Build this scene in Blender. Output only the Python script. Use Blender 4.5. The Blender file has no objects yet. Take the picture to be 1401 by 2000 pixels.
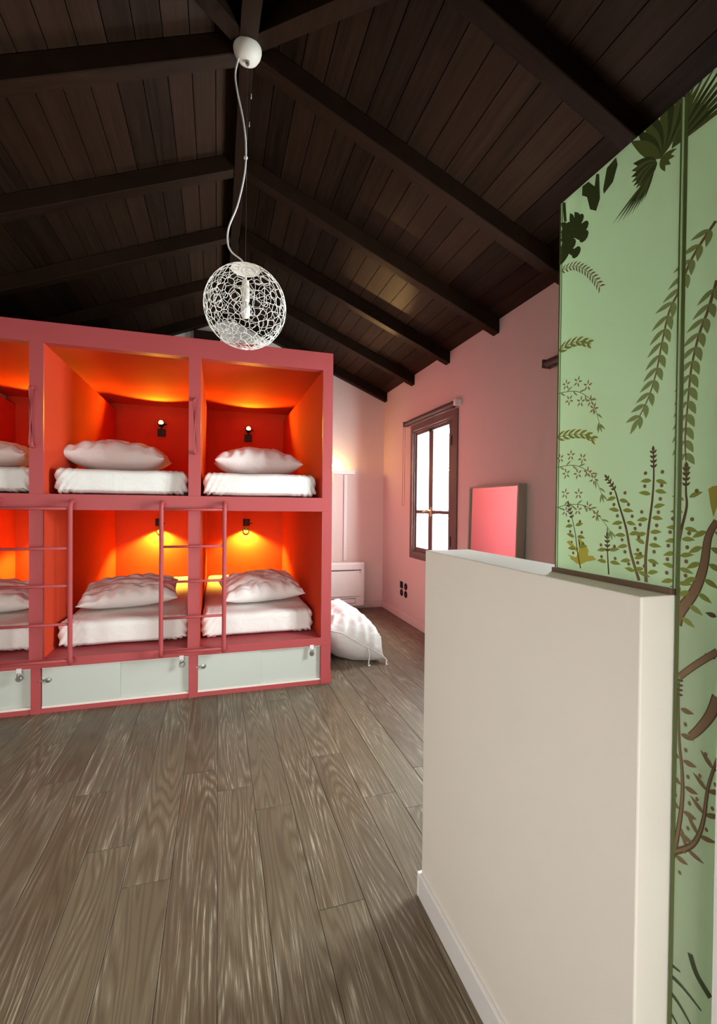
import bpy, bmesh, math, random
from math import sin, cos, pi, radians, sqrt, atan2
from mathutils import Vector, Matrix, noise

SC = bpy.context.scene
COL = SC.collection

# ------------------------------------------------------------------ camera
CAM_H = 1.32
F_PX, YAW, PITCH, ROLL = 892.43, 17.1496, -0.6972, 0.5734
cam_d = bpy.data.cameras.new('camera')
cam = bpy.data.objects.new('camera', cam_d)
COL.objects.link(cam)
cam_d.sensor_fit = 'HORIZONTAL'
cam_d.sensor_width = 36.0
cam_d.lens = 36.0 * F_PX / 1401.0
cam_d.clip_start = 0.02
_y, _p, _r = radians(YAW), radians(PITCH), radians(ROLL)
_f = Vector((sin(_y) * cos(_p), cos(_y) * cos(_p), sin(_p)))
_rt = Vector((cos(_y), -sin(_y), 0))
_up = _rt.cross(_f)
_r2 = _rt * cos(_r) + _up * sin(_r)
_u2 = -_rt * sin(_r) + _up * cos(_r)
cam.matrix_world = Matrix(((_r2.x, _u2.x, -_f.x, 0), (_r2.y, _u2.y, -_f.y, 0),
                           (_r2.z, _u2.z, -_f.z, CAM_H), (0, 0, 0, 1)))
SC.camera = cam

# ------------------------------------------------------------------ sky
world = bpy.data.worlds.new('sky')
SC.world = world
world.use_nodes = True
_bg = world.node_tree.nodes['Background']
_bg.inputs[0].default_value = (0.93, 0.97, 1.0, 1)
_bg.inputs[1].default_value = 62.0

# ------------------------------------------------------------------ exposure
SC.view_settings.view_transform = 'Standard'
SC.view_settings.look = 'None'
SC.view_settings.gamma = 1.0
SC.view_settings.use_curve_mapping = False
SC.view_settings.exposure = -0.12


def lamp(name, kind, loc, power, color, size=0.05, direction=None, parent=None, angle=120, blend=0.4, size_y=None):
    d = bpy.data.lights.new(name, kind)
    d.energy = power
    d.color = color
    if kind == 'AREA':
        d.size = size
        if size_y:
            d.shape = 'RECTANGLE'
            d.size_y = size_y
    else:
        d.shadow_soft_size = size
    if kind == 'SPOT':
        d.spot_size = radians(angle)
        d.spot_blend = blend
    o = bpy.data.objects.new(name, d)
    COL.objects.link(o)
    o.location = loc
    if direction is not None:
        o.rotation_euler = Vector(direction).to_track_quat('-Z', 'Y').to_euler()
    if parent:
        o.parent = parent
    return o


# daylight of the hall behind the camera, entering through the doorway
lamp('hall_daylight', 'AREA', (-0.60, -0.75, 1.05), 31, (1.0, 0.98, 0.94), 1.7, (0.12, 1, -0.22), size_y=1.5).data.spread = radians(104)
# daylight portals in the two windows help sample the sky
for _yc in (4.26, 1.92):
    _pl = lamp('window_portal', 'AREA', (2.36, _yc, 1.50), 1, (1, 1, 1), 1.0, (-1, 0, 0), size_y=1.4)
    _pl.data.cycles.is_portal = True

# ================================================================== helpers
ROOT = {}


def tag(o, label=None, cat=None, group=None, kind=None):
    if label: o['label'] = label
    if cat: o['category'] = cat
    if group: o['group'] = group
    if kind: o['kind'] = kind
    return o


def thing(name, label, cat, loc=(0, 0, 0), group=None, rot=(0, 0, 0)):
    o = bpy.data.objects.new(name, None)
    COL.objects.link(o)
    o.empty_display_size = 0.1
    o.location = loc
    o.rotation_euler = rot
    return tag(o, label, cat, group)


def new_obj(name, bm, mat, parent=None, smooth=False, world_coords=True, loc=None):
    """mesh object; vertices of bm given in world space unless world_coords is False"""
    me = bpy.data.meshes.new(name)
    bmesh.ops.recalc_face_normals(bm, faces=bm.faces)
    bm.to_mesh(me)
    bm.free()
    for m in (mat if isinstance(mat, (list, tuple)) else [mat]):
        me.materials.append(m)
    if smooth:
        for p in me.polygons:
            p.use_smooth = True
    o = bpy.data.objects.new(name, me)
    COL.objects.link(o)
    if parent is not None:
        o.parent = parent
        if world_coords:
            off = Vector((0, 0, 0))
            q = parent
            while q is not None:
                off += Vector(q.location)
                q = q.parent
            me.transform(Matrix.Translation(-off))
    if world_coords:
        # put the origin at the mesh centre
        c = Vector((0, 0, 0))
        lo = Vector((1e9,) * 3); hi = Vector((-1e9,) * 3)
        for v in me.vertices:
            for k in range(3):
                lo[k] = min(lo[k], v.co[k]); hi[k] = max(hi[k], v.co[k])
        c = (lo + hi) / 2
        me.transform(Matrix.Translation(-c))
        o.location = c
    elif loc is not None:
        o.location = loc
    return o


def box(bm, x0, x1, y0, y1, z0, z1, bev=0.0):
    r = bmesh.ops.create_cube(bm, size=1.0)
    vs = r['verts']
    for v in vs:
        v.co = Vector(((x0 + x1) / 2 + v.co.x * (x1 - x0), (y0 + y1) / 2 + v.co.y * (y1 - y0), (z0 + z1) / 2 + v.co.z * (z1 - z0)))
    if bev > 0:
        es = list({e for v in vs for e in v.link_edges})
        bmesh.ops.bevel(bm, geom=es, offset=bev, segments=2, affect='EDGES', profile=0.5)
    return bm


def B(*a, bev=0.0):
    return box(bmesh.new(), *a, bev=bev)


def hexa(bm, p):
    """box from 8 corners: 4 bottom ring, 4 top ring"""
    v = [bm.verts.new(q) for q in p]
    for f in ((0, 1, 2, 3), (7, 6, 5, 4), (0, 4, 5, 1), (1, 5, 6, 2), (2, 6, 7, 3), (3, 7, 4, 0)):
        bm.faces.new([v[i] for i in f])
    return bm


def tube(bm, pts, r, n=10, caps=True):
    pts = [Vector(p) for p in pts]
    rings = []
    ref = None
    for i, p in enumerate(pts):
        t = (pts[min(i + 1, len(pts) - 1)] - pts[max(i - 1, 0)]).normalized()
        if ref is None:
            ref = Vector((0, 0, 1)) if abs(t.z) < 0.9 else Vector((1, 0, 0))
        a = t.cross(ref).normalized()
        b = t.cross(a).normalized()
        ref = a.cross(t) if False else ref
        rr = r[i] if isinstance(r, (list, tuple)) else r
        rings.append([bm.verts.new(p + (a * cos(2 * pi * k / n) + b * sin(2 * pi * k / n)) * rr) for k in range(n)])
    for i in range(len(rings) - 1):
        for k in range(n):
            bm.faces.new((rings[i][k], rings[i][(k + 1) % n], rings[i + 1][(k + 1) % n], rings[i + 1][k]))
    if caps:
        bm.faces.new(rings[0][::-1])
        bm.faces.new(rings[-1])
    return bm


def lathe(bm, prof, center, axis='Z', n=24):
    """profile [(radius, height)] spun round axis"""
    rings = []
    c = Vector(center)
    for r, h in prof:
        ring = []
        if r < 1e-6:
            q = {'Z': Vector((0, 0, h)), 'Y': Vector((0, h, 0)), 'X': Vector((h, 0, 0))}[axis]
            ring = [bm.verts.new(c + q)]
        else:
            for k in range(n):
                a = 2 * pi * k / n
                q = {'Z': Vector((r * cos(a), r * sin(a), h)), 'Y': Vector((r * cos(a), h, r * sin(a))),
                     'X': Vector((h, r * cos(a), r * sin(a)))}[axis]
                ring.append(bm.verts.new(c + q))
        rings.append(ring)
    for i in range(len(rings) - 1):
        A, Bq = rings[i], rings[i + 1]
        for k in range(n):
            if len(A) == 1 and len(Bq) == 1: continue
            if len(A) == 1: bm.faces.new((A[0], Bq[k], Bq[(k + 1) % n]))
            elif len(Bq) == 1: bm.faces.new((A[k], A[(k + 1) % n], Bq[0]))
            else: bm.faces.new((A[k], A[(k + 1) % n], Bq[(k + 1) % n], Bq[k]))
    if len(rings[0]) > 1: bm.faces.new(rings[0][::-1])
    if len(rings[-1]) > 1: bm.faces.new(rings[-1])
    return bm


def smoothpts(pts, k=6):
    """Catmull-Rom through the points"""
    P = [Vector(p) for p in pts]
    out = []
    for i in range(len(P) - 1):
        a, b, c, d = P[max(i - 1, 0)], P[i], P[i + 1], P[min(i + 2, len(P) - 1)]
        for j in range(k):
            t = j / k
            out.append(0.5 * ((2 * b) + (c - a) * t + (2 * a - 5 * b + 4 * c - d) * t * t + (3 * b - a - 3 * c + d) * t ** 3))
    out.append(P[-1])
    return out


# ================================================================== materials
class NT:
    def __init__(self, name):
        self.m = bpy.data.materials.new(name)
        self.m.use_nodes = True
        self.t = self.m.node_tree
        self.p = self.t.nodes['Principled BSDF']
        self.out = self.t.nodes['Material Output']

    def n(self, typ, **kw):
        nd = self.t.nodes.new(typ)
        for k, v in kw.items():
            setattr(nd, k, v)
        return nd

    def l(self, a, b):
        self.t.links.new(a, b)

    def math(self, op, a, b=None, c=None):
        nd = self.n('ShaderNodeMath', operation=op)
        for i, v in enumerate((a, b, c)):
            if v is None: continue
            if isinstance(v, (int, float)): nd.inputs[i].default_value = v
            else: self.l(v, nd.inputs[i])
        return nd.outputs[0]

    def mix(self, fac, a, b, mode='MIX'):
        nd = self.n('ShaderNodeMix', data_type='RGBA', blend_type=mode)
        for sock, v in ((nd.inputs[0], fac), (nd.inputs[6], a), (nd.inputs[7], b)):
            if isinstance(v, (int, float)): sock.default_value = v
            elif isinstance(v, tuple): sock.default_value = (*v, 1) if len(v) == 3 else v
            else: self.l(v, sock)
        return nd.outputs[2]

    def ramp(self, fac, stops):
        nd = self.n('ShaderNodeValToRGB')
        e = nd.color_ramp.elements
        while len(e) > 1: e.remove(e[-1])
        e[0].position = stops[0][0]; e[0].color = (*stops[0][1], 1)
        for pos, c in stops[1:]:
            x = e.new(pos); x.color = (*c, 1)
        self.l(fac, nd.inputs[0])
        return nd.outputs[0]

    def noise(self, vec, scale, detail=3, rough=0.5, dist=0.0):
        nd = self.n('ShaderNodeTexNoise')
        nd.inputs['Scale'].default_value = scale
        nd.inputs['Detail'].default_value = detail
        nd.inputs['Roughness'].default_value = rough
        nd.inputs['Distortion'].default_value = dist
        if vec is not None: self.l(vec, nd.inputs['Vector'])
        return nd.outputs['Fac']

    def pos(self, scale=(1, 1, 1), per_object=0.0):
        g = self.n('ShaderNodeNewGeometry').outputs['Position']
        mp = self.n('ShaderNodeMapping')
        mp.inputs['Scale'].default_value = scale
        self.l(g, mp.inputs['Vector'])
        v = mp.outputs[0]
        if per_object:
            r = self.n('ShaderNodeObjectInfo').outputs['Random']
            s = self.math('MULTIPLY', r, per_object)
            cx = self.n('ShaderNodeCombineXYZ')
            for i in range(3): self.l(s, cx.inputs[i])
            add = self.n('ShaderNodeVectorMath', operation='ADD')
            self.l(v, add.inputs[0]); self.l(cx.outputs[0], add.inputs[1])
            v = add.outputs[0]
        return v

    def bump(self, h, strength=0.2, dist=0.01):
        nd = self.n('ShaderNodeBump')
        nd.inputs['Strength'].default_value = strength
        nd.inputs['Distance'].default_value = dist
        self.l(h, nd.inputs['Height'])
        self.l(nd.outputs[0], self.p.inputs['Normal'])

    def base(self, c, rough=0.5, spec=0.5, metal=0.0):
        if isinstance(c, tuple): self.p.inputs['Base Color'].default_value = (*c, 1)
        else: self.l(c, self.p.inputs['Base Color'])
        if isinstance(rough, (int, float)): self.p.inputs['Roughness'].default_value = rough
        else: self.l(rough, self.p.inputs['Roughness'])
        self.p.inputs['Specular IOR Level'].default_value = spec
        self.p.inputs['Metallic'].default_value = metal
        return self


def paint(name, c, rough=0.6, var=0.06, bump=0.05, spec=0.4, scale=3.0):
    t = NT(name)
    n = t.noise(t.pos(), scale, 5, 0.6)
    col = t.mix(n, tuple(x * (1 - var) for x in c), tuple(min(1, x * (1 + var)) for x in c))
    t.base(col, rough, spec)
    if bump:
        t.bump(t.noise(t.pos(), 260, 2, 0.5), bump, 0.002)
    return t.m


def plain(name, c, rough=0.5, spec=0.5, metal=0.0):
    t = NT(name)
    n = t.noise(t.pos(), 25, 3)
    t.base(t.mix(n, tuple(x * 0.95 for x in c), tuple(min(1, x * 1.05) for x in c)), rough, spec, metal)
    return t.m


def oak_floor():
    t = NT('cerused_oak')
    v = t.pos((1.0, 0.075, 1.0), 37.0)
    warp = t.noise(v, 6.5, 2, 0.4, 0.3)                  # low field: its contour lines are the cathedral grain
    lines = t.math('SINE', t.math('MULTIPLY', warp, 165.0))
    lines = t.math('MULTIPLY_ADD', lines, 0.5, 0.5)
    line = t.math('POWER', lines, 3.0)
    pores = t.noise(t.pos((1.0, 0.022, 1.0), 37.0), 300, 3, 0.65)
    pore = t.math('MULTIPLY', t.math('SUBTRACT', pores, 0.47), 5.0)
    pore = t.math('MINIMUM', t.math('MAXIMUM', pore, 0.0), 1.0)
    zone = t.noise(t.pos((1.0, 0.3, 1.0), 11.0), 5.0, 3, 0.5)
    zone = t.math('MINIMUM', t.math('MAXIMUM', t.math('MULTIPLY', t.math('SUBTRACT', zone, 0.36), 3.6), 0.0), 1.0)
    grain = t.math('MULTIPLY', t.math('MULTIPLY', t.math('ADD', t.math('MULTIPLY', line, 0.85), 0.15), pore), zone)
    patch = t.noise(t.pos((1, 0.5, 1), 0.0), 1.6, 4, 0.6)
    rnd = t.n('ShaderNodeObjectInfo').outputs['Random']
    tone = t.ramp(rnd, [(0.0, (0.118, 0.088, 0.052)), (0.35, (0.150, 0.120, 0.073)), (0.7, (0.168, 0.139, 0.086)), (1.0, (0.130, 0.102, 0.066))])
    tone = t.mix(t.math('MULTIPLY', patch, 0.55), tone, (0.085, 0.058, 0.034))
    dark = t.mix(t.math('MULTIPLY', t.math('POWER', t.math('SUBTRACT', 1.0, lines), 3.0), 0.42), tone, (0.055, 0.038, 0.023))
    col = t.mix(t.math('MULTIPLY', grain, 0.80), dark, (0.58, 0.53, 0.40))
    blot = t.noise(t.pos((1, 0.6, 1)), 13.0, 3, 0.6)
    rough = t.math('MULTIPLY_ADD', blot, 0.25, 0.30)
    t.base(col, rough, 0.45)
    t.bump(t.math('MULTIPLY', grain, -1.0), 0.25, 0.002)
    return t.m


def dark_wood(name, c0, c1, axis='Y', rough=0.5):
    t = NT(name)
    s = {'Y': (1, 0.05, 1), 'X': (0.05, 1, 1), 'Z': (1, 1, 0.05), 'R': (0.12, 1, 0.12)}[axis]
    g = t.noise(t.pos(s, 23.0), 60, 4, 0.65)
    h = t.noise(t.pos(s, 23.0), 11, 2, 0.5, 1.5)
    rnd = t.n('ShaderNodeObjectInfo').outputs['Random']
    f = t.math('ADD', t.math('MULTIPLY', g, 0.55), t.math('ADD', t.math('MULTIPLY', h, 0.3), t.math('MULTIPLY', rnd, 0.25)))
    t.base(t.ramp(f, [(0.25, c0), (0.8, c1)]), rough, 0.06)
    t.bump(g, 0.15, 0.003)
    return t.m


def linen(name, c):
    t = NT(name)
    w = t.noise(t.pos((1, 1, 1)), 900, 2)
    fold = t.noise(t.pos((1, 1, 1), 5.0), 9, 4, 0.55, 1.2)
    col = t.mix(fold, tuple(x * 0.95 for x in c), c)
    t.base(col, 0.85, 0.2)
    t.p.inputs['Sheen Weight'].default_value = 0.15
    hh = t.math('ADD', t.math('MULTIPLY', fold, 1.0), t.math('MULTIPLY', w, 0.02))
    t.bump(hh, 0.35, 0.02)
    return t.m


def thin_glass(name):
    t = NT(name)
    tr = t.n('ShaderNodeBsdfTransparent'); tr.inputs[0].default_value = (0.95, 0.98, 0.97, 1)
    gl = t.n('ShaderNodeBsdfGlossy'); gl.inputs['Roughness'].default_value = 0.02
    lw = t.n('ShaderNodeLayerWeight'); lw.inputs[0].default_value = 0.5
    fac = t.math('MULTIPLY_ADD', t.math('POWER', lw.outputs['Facing'], 4.0), 0.5, 0.03)
    mx = t.n('ShaderNodeMixShader')
    t.l(fac, mx.inputs[0]); t.l(tr.outputs[0], mx.inputs[1]); t.l(gl.outputs[0], mx.inputs[2])
    t.l(mx.outputs[0], t.out.inputs['Surface'])
    return t.m


def frosted(name, c, trans=0.45, rough=0.08):
    t = NT(name)
    n = t.noise(t.pos((1, 1, 1)), 2.2, 3)
    col = t.mix(n, tuple(x * 0.93 for x in c), tuple(min(1, x * 1.05) for x in c))
    df = t.n('ShaderNodeBsdfDiffuse'); t.l(col, df.inputs[0])
    tl = t.n('ShaderNodeBsdfTranslucent'); t.l(col, tl.inputs[0])
    m1 = t.n('ShaderNodeMixShader'); m1.inputs[0].default_value = trans
    t.l(df.outputs[0], m1.inputs[1]); t.l(tl.outputs[0], m1.inputs[2])
    gl = t.n('ShaderNodeBsdfGlossy'); gl.inputs['Roughness'].default_value = rough
    fr = t.n('ShaderNodeFresnel'); fr.inputs[0].default_value = 1.45
    m2 = t.n('ShaderNodeMixShader')
    t.l(fr.outputs[0], m2.inputs[0]); t.l(m1.outputs[0], m2.inputs[1]); t.l(gl.outputs[0], m2.inputs[2])
    t.l(m2.outputs[0], t.out.inputs['Surface'])
    return t.m


def emit(name, c, s):
    t = NT(name)
    t.base(c, 0.4)
    t.p.inputs['Emission Color'].default_value = (*c, 1)
    t.p.inputs['Emission Strength'].default_value = s
    return t.m


M_CORAL = paint('coral_paint', (0.42, 0.070, 0.074), 0.5, 0.04, 0.04, 0.3)
M_CORAL_IN = paint('coral_paint_lamp_red', (0.62, 0.066, 0.028), 0.85, 0.04, 0.04, 0.02)  # same coral paint, with the warm lamps' red put into its colour
M_WALL_PINK = paint('pink_wall_paint', (0.60, 0.51, 0.485), 0.8, 0.03, 0.05, 0.2, 1.3)
M_WALL_BACK = paint('pale_pink_wall_paint', (0.68, 0.61, 0.565), 0.8, 0.03, 0.05, 0.2, 1.3)
M_WALL_CREAM = paint('cream_wall_paint', (0.76, 0.72, 0.645), 0.62, 0.03, 0.07, 0.3, 1.8)
M_SKIRT = paint('white_skirting_paint', (0.74, 0.72, 0.70), 0.45, 0.02, 0.02)
M_SKIRT_PINK = paint('pink_skirting_paint', (0.64, 0.55, 0.53), 0.5, 0.02, 0.02)
M_OAK = oak_floor()
M_SUB = plain('subfloor_dark', (0.02, 0.016, 0.012), 0.9, 0.1)
M_BOARD = dark_wood('dark_stained_boards', (0.006, 0.0032, 0.0021), (0.034, 0.0175, 0.0105), 'Y', 0.48)
M_BOARD_X = dark_wood('dark_stained_hip_boards', (0.006, 0.0032, 0.0021), (0.034, 0.0175, 0.0105), 'X', 0.48)
M_RAFTER = dark_wood('dark_stained_rafters', (0.005, 0.0027, 0.0018), (0.027, 0.0135, 0.008), 'R', 0.5)
M_RIDGE = dark_wood('dark_stained_ridge', (0.005, 0.0027, 0.0018), (0.027, 0.0135, 0.008), 'Y', 0.5)
M_LINEN = linen('white_bed_linen', (0.87, 0.85, 0.81))
M_PILLOW = linen('white_pillowcase', (0.88, 0.86, 0.83))
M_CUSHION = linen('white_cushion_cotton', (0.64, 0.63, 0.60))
M_DOOR = paint('pale_grey_door_laminate', (0.53, 0.555, 0.50), 0.4, 0.02, 0.02)
M_TRACK = paint('cream_door_track', (0.80, 0.74, 0.66), 0.4, 0.02, 0.02)
M_BLACK = plain('black_metal', (0.008, 0.0075, 0.0075), 0.55, 0.3)
M_STEEL = plain('worn_steel', (0.35, 0.34, 0.31), 0.35, 0.5, 0.9)
M_BRASS = plain('brass', (0.55, 0.42, 0.20), 0.35, 0.5, 1.0)
M_WHITE = plain('white_plastic', (0.78, 0.77, 0.74), 0.4, 0.5)
M_IVORY = plain('ivory_plastic', (0.74, 0.70, 0.62), 0.5, 0.5)
M_RESIN = plain('white_resin_thread', (0.90, 0.88, 0.82), 0.5, 0.4)
M_WINFRAME = dark_wood('mauve_brown_window_paint', (0.105, 0.075, 0.068), (0.175, 0.125, 0.112), 'Z', 0.45)
M_BLIND = plain('dark_brown_blind_fabric', (0.075, 0.052, 0.048), 0.6, 0.3)
M_GLASS = thin_glass('window_glass')
M_SHUTTER = paint('white_shutter_paint', (0.80, 0.82, 0.80), 0.6)
M_GREEN = frosted('green_frosted_glass', (0.74, 0.90, 0.645), 0.64)
M_EDGE = frosted('green_glass_edge', (0.10, 0.125, 0.035), 0.12)
M_BRONZE = plain('bronze_channel', (0.16, 0.105, 0.070), 0.4, 0.5, 0.4)
M_LEAF = plain('printed_olive_leaf', (0.200, 0.235, 0.038), 0.4, 0.3)
M_LEAF2 = plain('printed_sage_leaf', (0.190, 0.260, 0.085), 0.4, 0.3)
M_STEM = plain('printed_brown_stem', (0.150, 0.100, 0.045), 0.4, 0.3)
M_PETAL = plain('printed_dusky_petal', (0.240, 0.180, 0.090), 0.4, 0.3)
M_BIRD = plain('printed_mustard_bird', (0.400, 0.370, 0.050), 0.4, 0.3)
M_PALM = plain('printed_dark_palm', (0.035, 0.055, 0.015), 0.4, 0.3)
M_PALM2 = plain('printed_olive_palm', (0.085, 0.110, 0.028), 0.4, 0.3)
M_TRUNK = plain('printed_brown_branch', (0.190, 0.115, 0.060), 0.4, 0.3)
M_OUTLINE = plain('printed_dark_outline', (0.075, 0.050, 0.020), 0.4, 0.3)
M_MIRROR = NT('mirror_glass').base((0.66, 0.66, 0.66), 0.05, 0.5, 1.0).m
M_MFRAME = plain('taupe_wood_frame', (0.36, 0.31, 0.245), 0.55, 0.3)
M_BULB = emit('warm_glowing_bulb', (1.0, 0.62, 0.18), 9.0)
M_LENS = emit('warm_glowing_lens', (1.0, 0.72, 0.40), 12.0)
M_WALLGLOW = emit('warm_glowing_tube', (1.0, 0.60, 0.15), 14.0)

# ================================================================== setting
XW, YB, XL, YN = 2.087, 5.659, -2.040, -0.25
RX, RZ, SL = 0.125, 3.614, 0.42          # ridge x, underside of the boards at the ridge, roof slope
JY, HB = 2.27, 1.25                      # hip joint y, plan slope of the hips
HS = SL / HB


def zb(x):
    return RZ - SL * abs(x - RX)


# ---- floor: every plank its own piece
floor = new_obj('floor', B(XL - 0.1, XW + 0.1, YN - 0.6, YB + 0.1, -0.08, -0.024), M_SUB)
tag(floor, kind='structure')
rnd = random.Random(11)
pitch = 0.158
k0 = math.floor((XL - 0.006) / pitch)
k1 = math.ceil((XW - 0.006) / pitch)
for k in range(k0, k1):
    xa, xb = max(XL, 0.006 + k * pitch), min(XW, 0.006 + (k + 1) * pitch)
    if xb - xa < 0.02: continue
    y = YN - 0.6 - rnd.uniform(0, 0.9)
    while y < YB:
        ln = rnd.uniform(1.25, 2.1)
        ya, yb = max(y, YN - 0.6), min(y + ln, YB)
        y += ln
        if yb - ya < 0.05: continue
        bm = bmesh.new()
        g, c = 0.0007, 0.0022
        z1 = rnd.uniform(-0.0005, 0.0)
        lo = [(xa + g, ya + g), (xb - g, ya + g), (xb - g, yb - g), (xa + g, yb - g)]
        hi = [(xa + c, ya + c), (xb - c, ya + c), (xb - c, yb - c), (xa + c, yb - c)]
        v0 = [bm.verts.new((p[0], p[1], -0.022)) for p in lo]
        v1 = [bm.verts.new((p[0], p[1], z1 - 0.0012)) for p in lo]
        v2 = [bm.verts.new((p[0], p[1], z1)) for p in hi]
        bm.faces.new(v0[::-1]); bm.faces.new(v2)
        for A_, B_ in ((v0, v1), (v1, v2)):
            for i in range(4):
                bm.faces.new((A_[i], A_[(i + 1) % 4], B_[(i + 1) % 4], B_[i]))
        new_obj('plank', bm, M_OAK, floor)

# ---- walls
def wall_prism(bm, x0, x1, y0, y1, z0, ztop):
    """box whose top follows ztop(x)"""
    hexa(bm, [(x0, y0, z0), (x1, y0, z0), (x1, y1, z0), (x0, y1, z0),
              (x0, y0, ztop(x0)), (x1, y0, ztop(x1)), (x1, y1, ztop(x1)), (x0, y1, ztop(x0))])


WINS = (0.0, -2.34)
WY0, WY1, WZ0, WZ1 = 3.795, 4.690, 0.815, 2.160
zt = lambda x: zb(x) - 0.001
bm = bmesh.new()
cuts = sorted([(WY0 + s, WY1 + s) for s in WINS])
ys = [YN - 0.1] + [c for p in cuts for c in p] + [YB + 0.1]
for i in range(0, len(ys), 2):
    wall_prism(bm, XW, XW + 0.25, ys[i], ys[i + 1], -0.02, zt)
for a, b in cuts:
    wall_prism(bm, XW, XW + 0.25, a, b, -0.02, lambda x: WZ0)
    wall_prism(bm, XW, XW + 0.25, a, b, WZ1, zt)
wall_right = tag(new_obj('wall_right', bm, M_WALL_PINK), kind='structure')

bm = bmesh.new()
prof = [(XL - 0.1, -0.02), (XW, -0.02), (XW, zb(XW)), (RX, RZ), (XL - 0.1, zb(XL - 0.1))]
va = [bm.verts.new((x, YB, z)) for x, z in prof]
vb = [bm.verts.new((x, YB + 0.1, z)) for x, z in prof]
bm.faces.new(va); bm.faces.new(vb[::-1])
for i in range(5):
    bm.faces.new((va[i], vb[i], vb[(i + 1) % 5], va[(i + 1) % 5]))
wall_back = tag(new_obj('wall_back', bm, M_WALL_BACK), kind='structure')

bm = bmesh.new()
wall_prism(bm, XL - 0.1, XL, YN - 0.1, YB, -0.02, zt)
tag(new_obj('wall_left', bm, M_WALL_CREAM), kind='structure')

# wall behind the camera with the doorway the photograph was taken from
bm = bmesh.new()
DX0, DX1, DZ = -1.45, 0.45, 2.35
for x0, x1, z0, z1 in ((XL, DX0, -0.02, 2.765), (DX1, XW, -0.02, 2.765), (DX0, DX1, DZ, 2.765)):
    box(bm, x0, x1, YN - 0.1, YN, z0, z1)
tag(new_obj('wall_near', bm, M_WALL_CREAM), kind='structure')
# unseen closed hall added beyond that doorway to block the sky
bm = bmesh.new()
for x0, x1, y0, y1, z0, z1 in ((XL, XW, -1.80, -1.70, -0.02, 2.765), (XL - .1, XL, -1.80, YN - .1, -0.02, 2.765), (XW, XW + .1, -1.80, YN - .1, -0.02, 2.765),
                               (XL - .1, XW + .1, -1.80, YN - .1, 2.765, 2.865), (XL - .1, XW + .1, -1.80, YN - .6, -0.08, -0.02)):
    box(bm, x0, x1, y0, y1, z0, z1)
tag(new_obj('sky_block_hall', bm, M_WALL_CREAM), kind='structure')
bm = bmesh.new()
wall_prism(bm, 0.70, 0.86, YN, 0.479, -0.001, lambda x: 2.40)
tag(new_obj('wall_side', bm, M_SKIRT), kind='structure')

# half-height wall
HH = 1.1753
half = tag(new_obj('wall_half', B(0.669, 0.835, 0.580, 1.400, -0.001, HH, bev=0.003), M_WALL_CREAM), kind='structure')
bm = bmesh.new()
box(bm, 0.657, 0.669, 0.580, 1.400, 0.0, 0.080, bev=0.0025)
box(bm, 0.657, 0.835, 1.400, 1.412, 0.0, 0.080, bev=0.0025)
tag(new_obj('baseboard_half', bm, M_SKIRT), kind='structure')

# skirtings
tag(new_obj('baseboard_right', B(XW - 0.012, XW, YN, YB - 0.012, 0.0, 0.083, bev=0.003), M_SKIRT_PINK), kind='structure')
tag(new_obj('baseboard_back', B(0.83, XW, YB - 0.012, YB, 0.0, 0.083, bev=0.003), M_SKIRT_PINK), kind='structure')
tag(new_obj('baseboard_left', B(XL, XL + 0.012, YN, 3.29, 0.0, 0.083, bev=0.003), M_SKIRT), kind='structure')

# ---- ceiling: boards, rafters, ridge, hips
ceiling = thing('ceiling', None, None, (RX, JY, RZ))
tag(ceiling, kind='structure')
# a dark backing above the boards closes the joints
bm = bmesh.new()
up = 0.03
for s in (1, -1):
    xe = (XW + 0.4) if s > 0 else (XL - 0.2)
    ye = JY - HB * abs(xe - RX)
    hexa(bm, [(RX, JY, RZ + up), (xe, ye, zb(xe) + up), (xe, YB + 0.3, zb(xe) + up), (RX, YB + 0.3, RZ + up),
              (RX, JY, RZ + up + .04), (xe, ye, zb(xe) + up + .04), (xe, YB + 0.3, zb(xe) + up + .04), (RX, YB + 0.3, RZ + up + .04)])
yl = YN - 0.3
wv = (JY - yl) / HB
zl = RZ - HS * (JY - yl)
v = [bm.verts.new(p) for p in ((RX, JY, RZ + up), (RX - wv - .3, yl, zl + up), (RX + wv + .3, yl, zl + up))]
bm.faces.new(v)
new_obj('roof_backing', bm, M_SUB, ceiling)

P_BOARD = 0.1138
for s in (1, -1):
    xe = (XW + 0.24) if s > 0 else (XL - 0.05)
    off = 0.159 - RX if s > 0 else 0.046 - (-0.125) - 0.125 + 0.034
    d = 0.034 - P_BOARD
    while True:
        a, b = max(d, 0.0), d + P_BOARD
        d += P_BOARD
        g = 0.0022
        if a > abs(xe - RX): break
        xa, xb = RX + s * (a + g), RX + s * (b - g)
        za, zb_ = zb(xa), zb(xb)
        ya, yb = JY - HB * (a + g), JY - HB * (b - g)
        ya, yb = max(ya, YN - 0.1), max(yb, YN - 0.1)
        th = 0.02
        bm = bmesh.new()
        hexa(bm, [(xa, ya, za), (xb, yb, zb_), (xb, YB, zb_), (xa, YB, za),
                  (xa, ya, za + th), (xb, yb, zb_ + th), (xb, YB, zb_ + th), (xa, YB, za + th)])
        new_obj('ceiling_board', bm, M_BOARD, ceiling)
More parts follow.
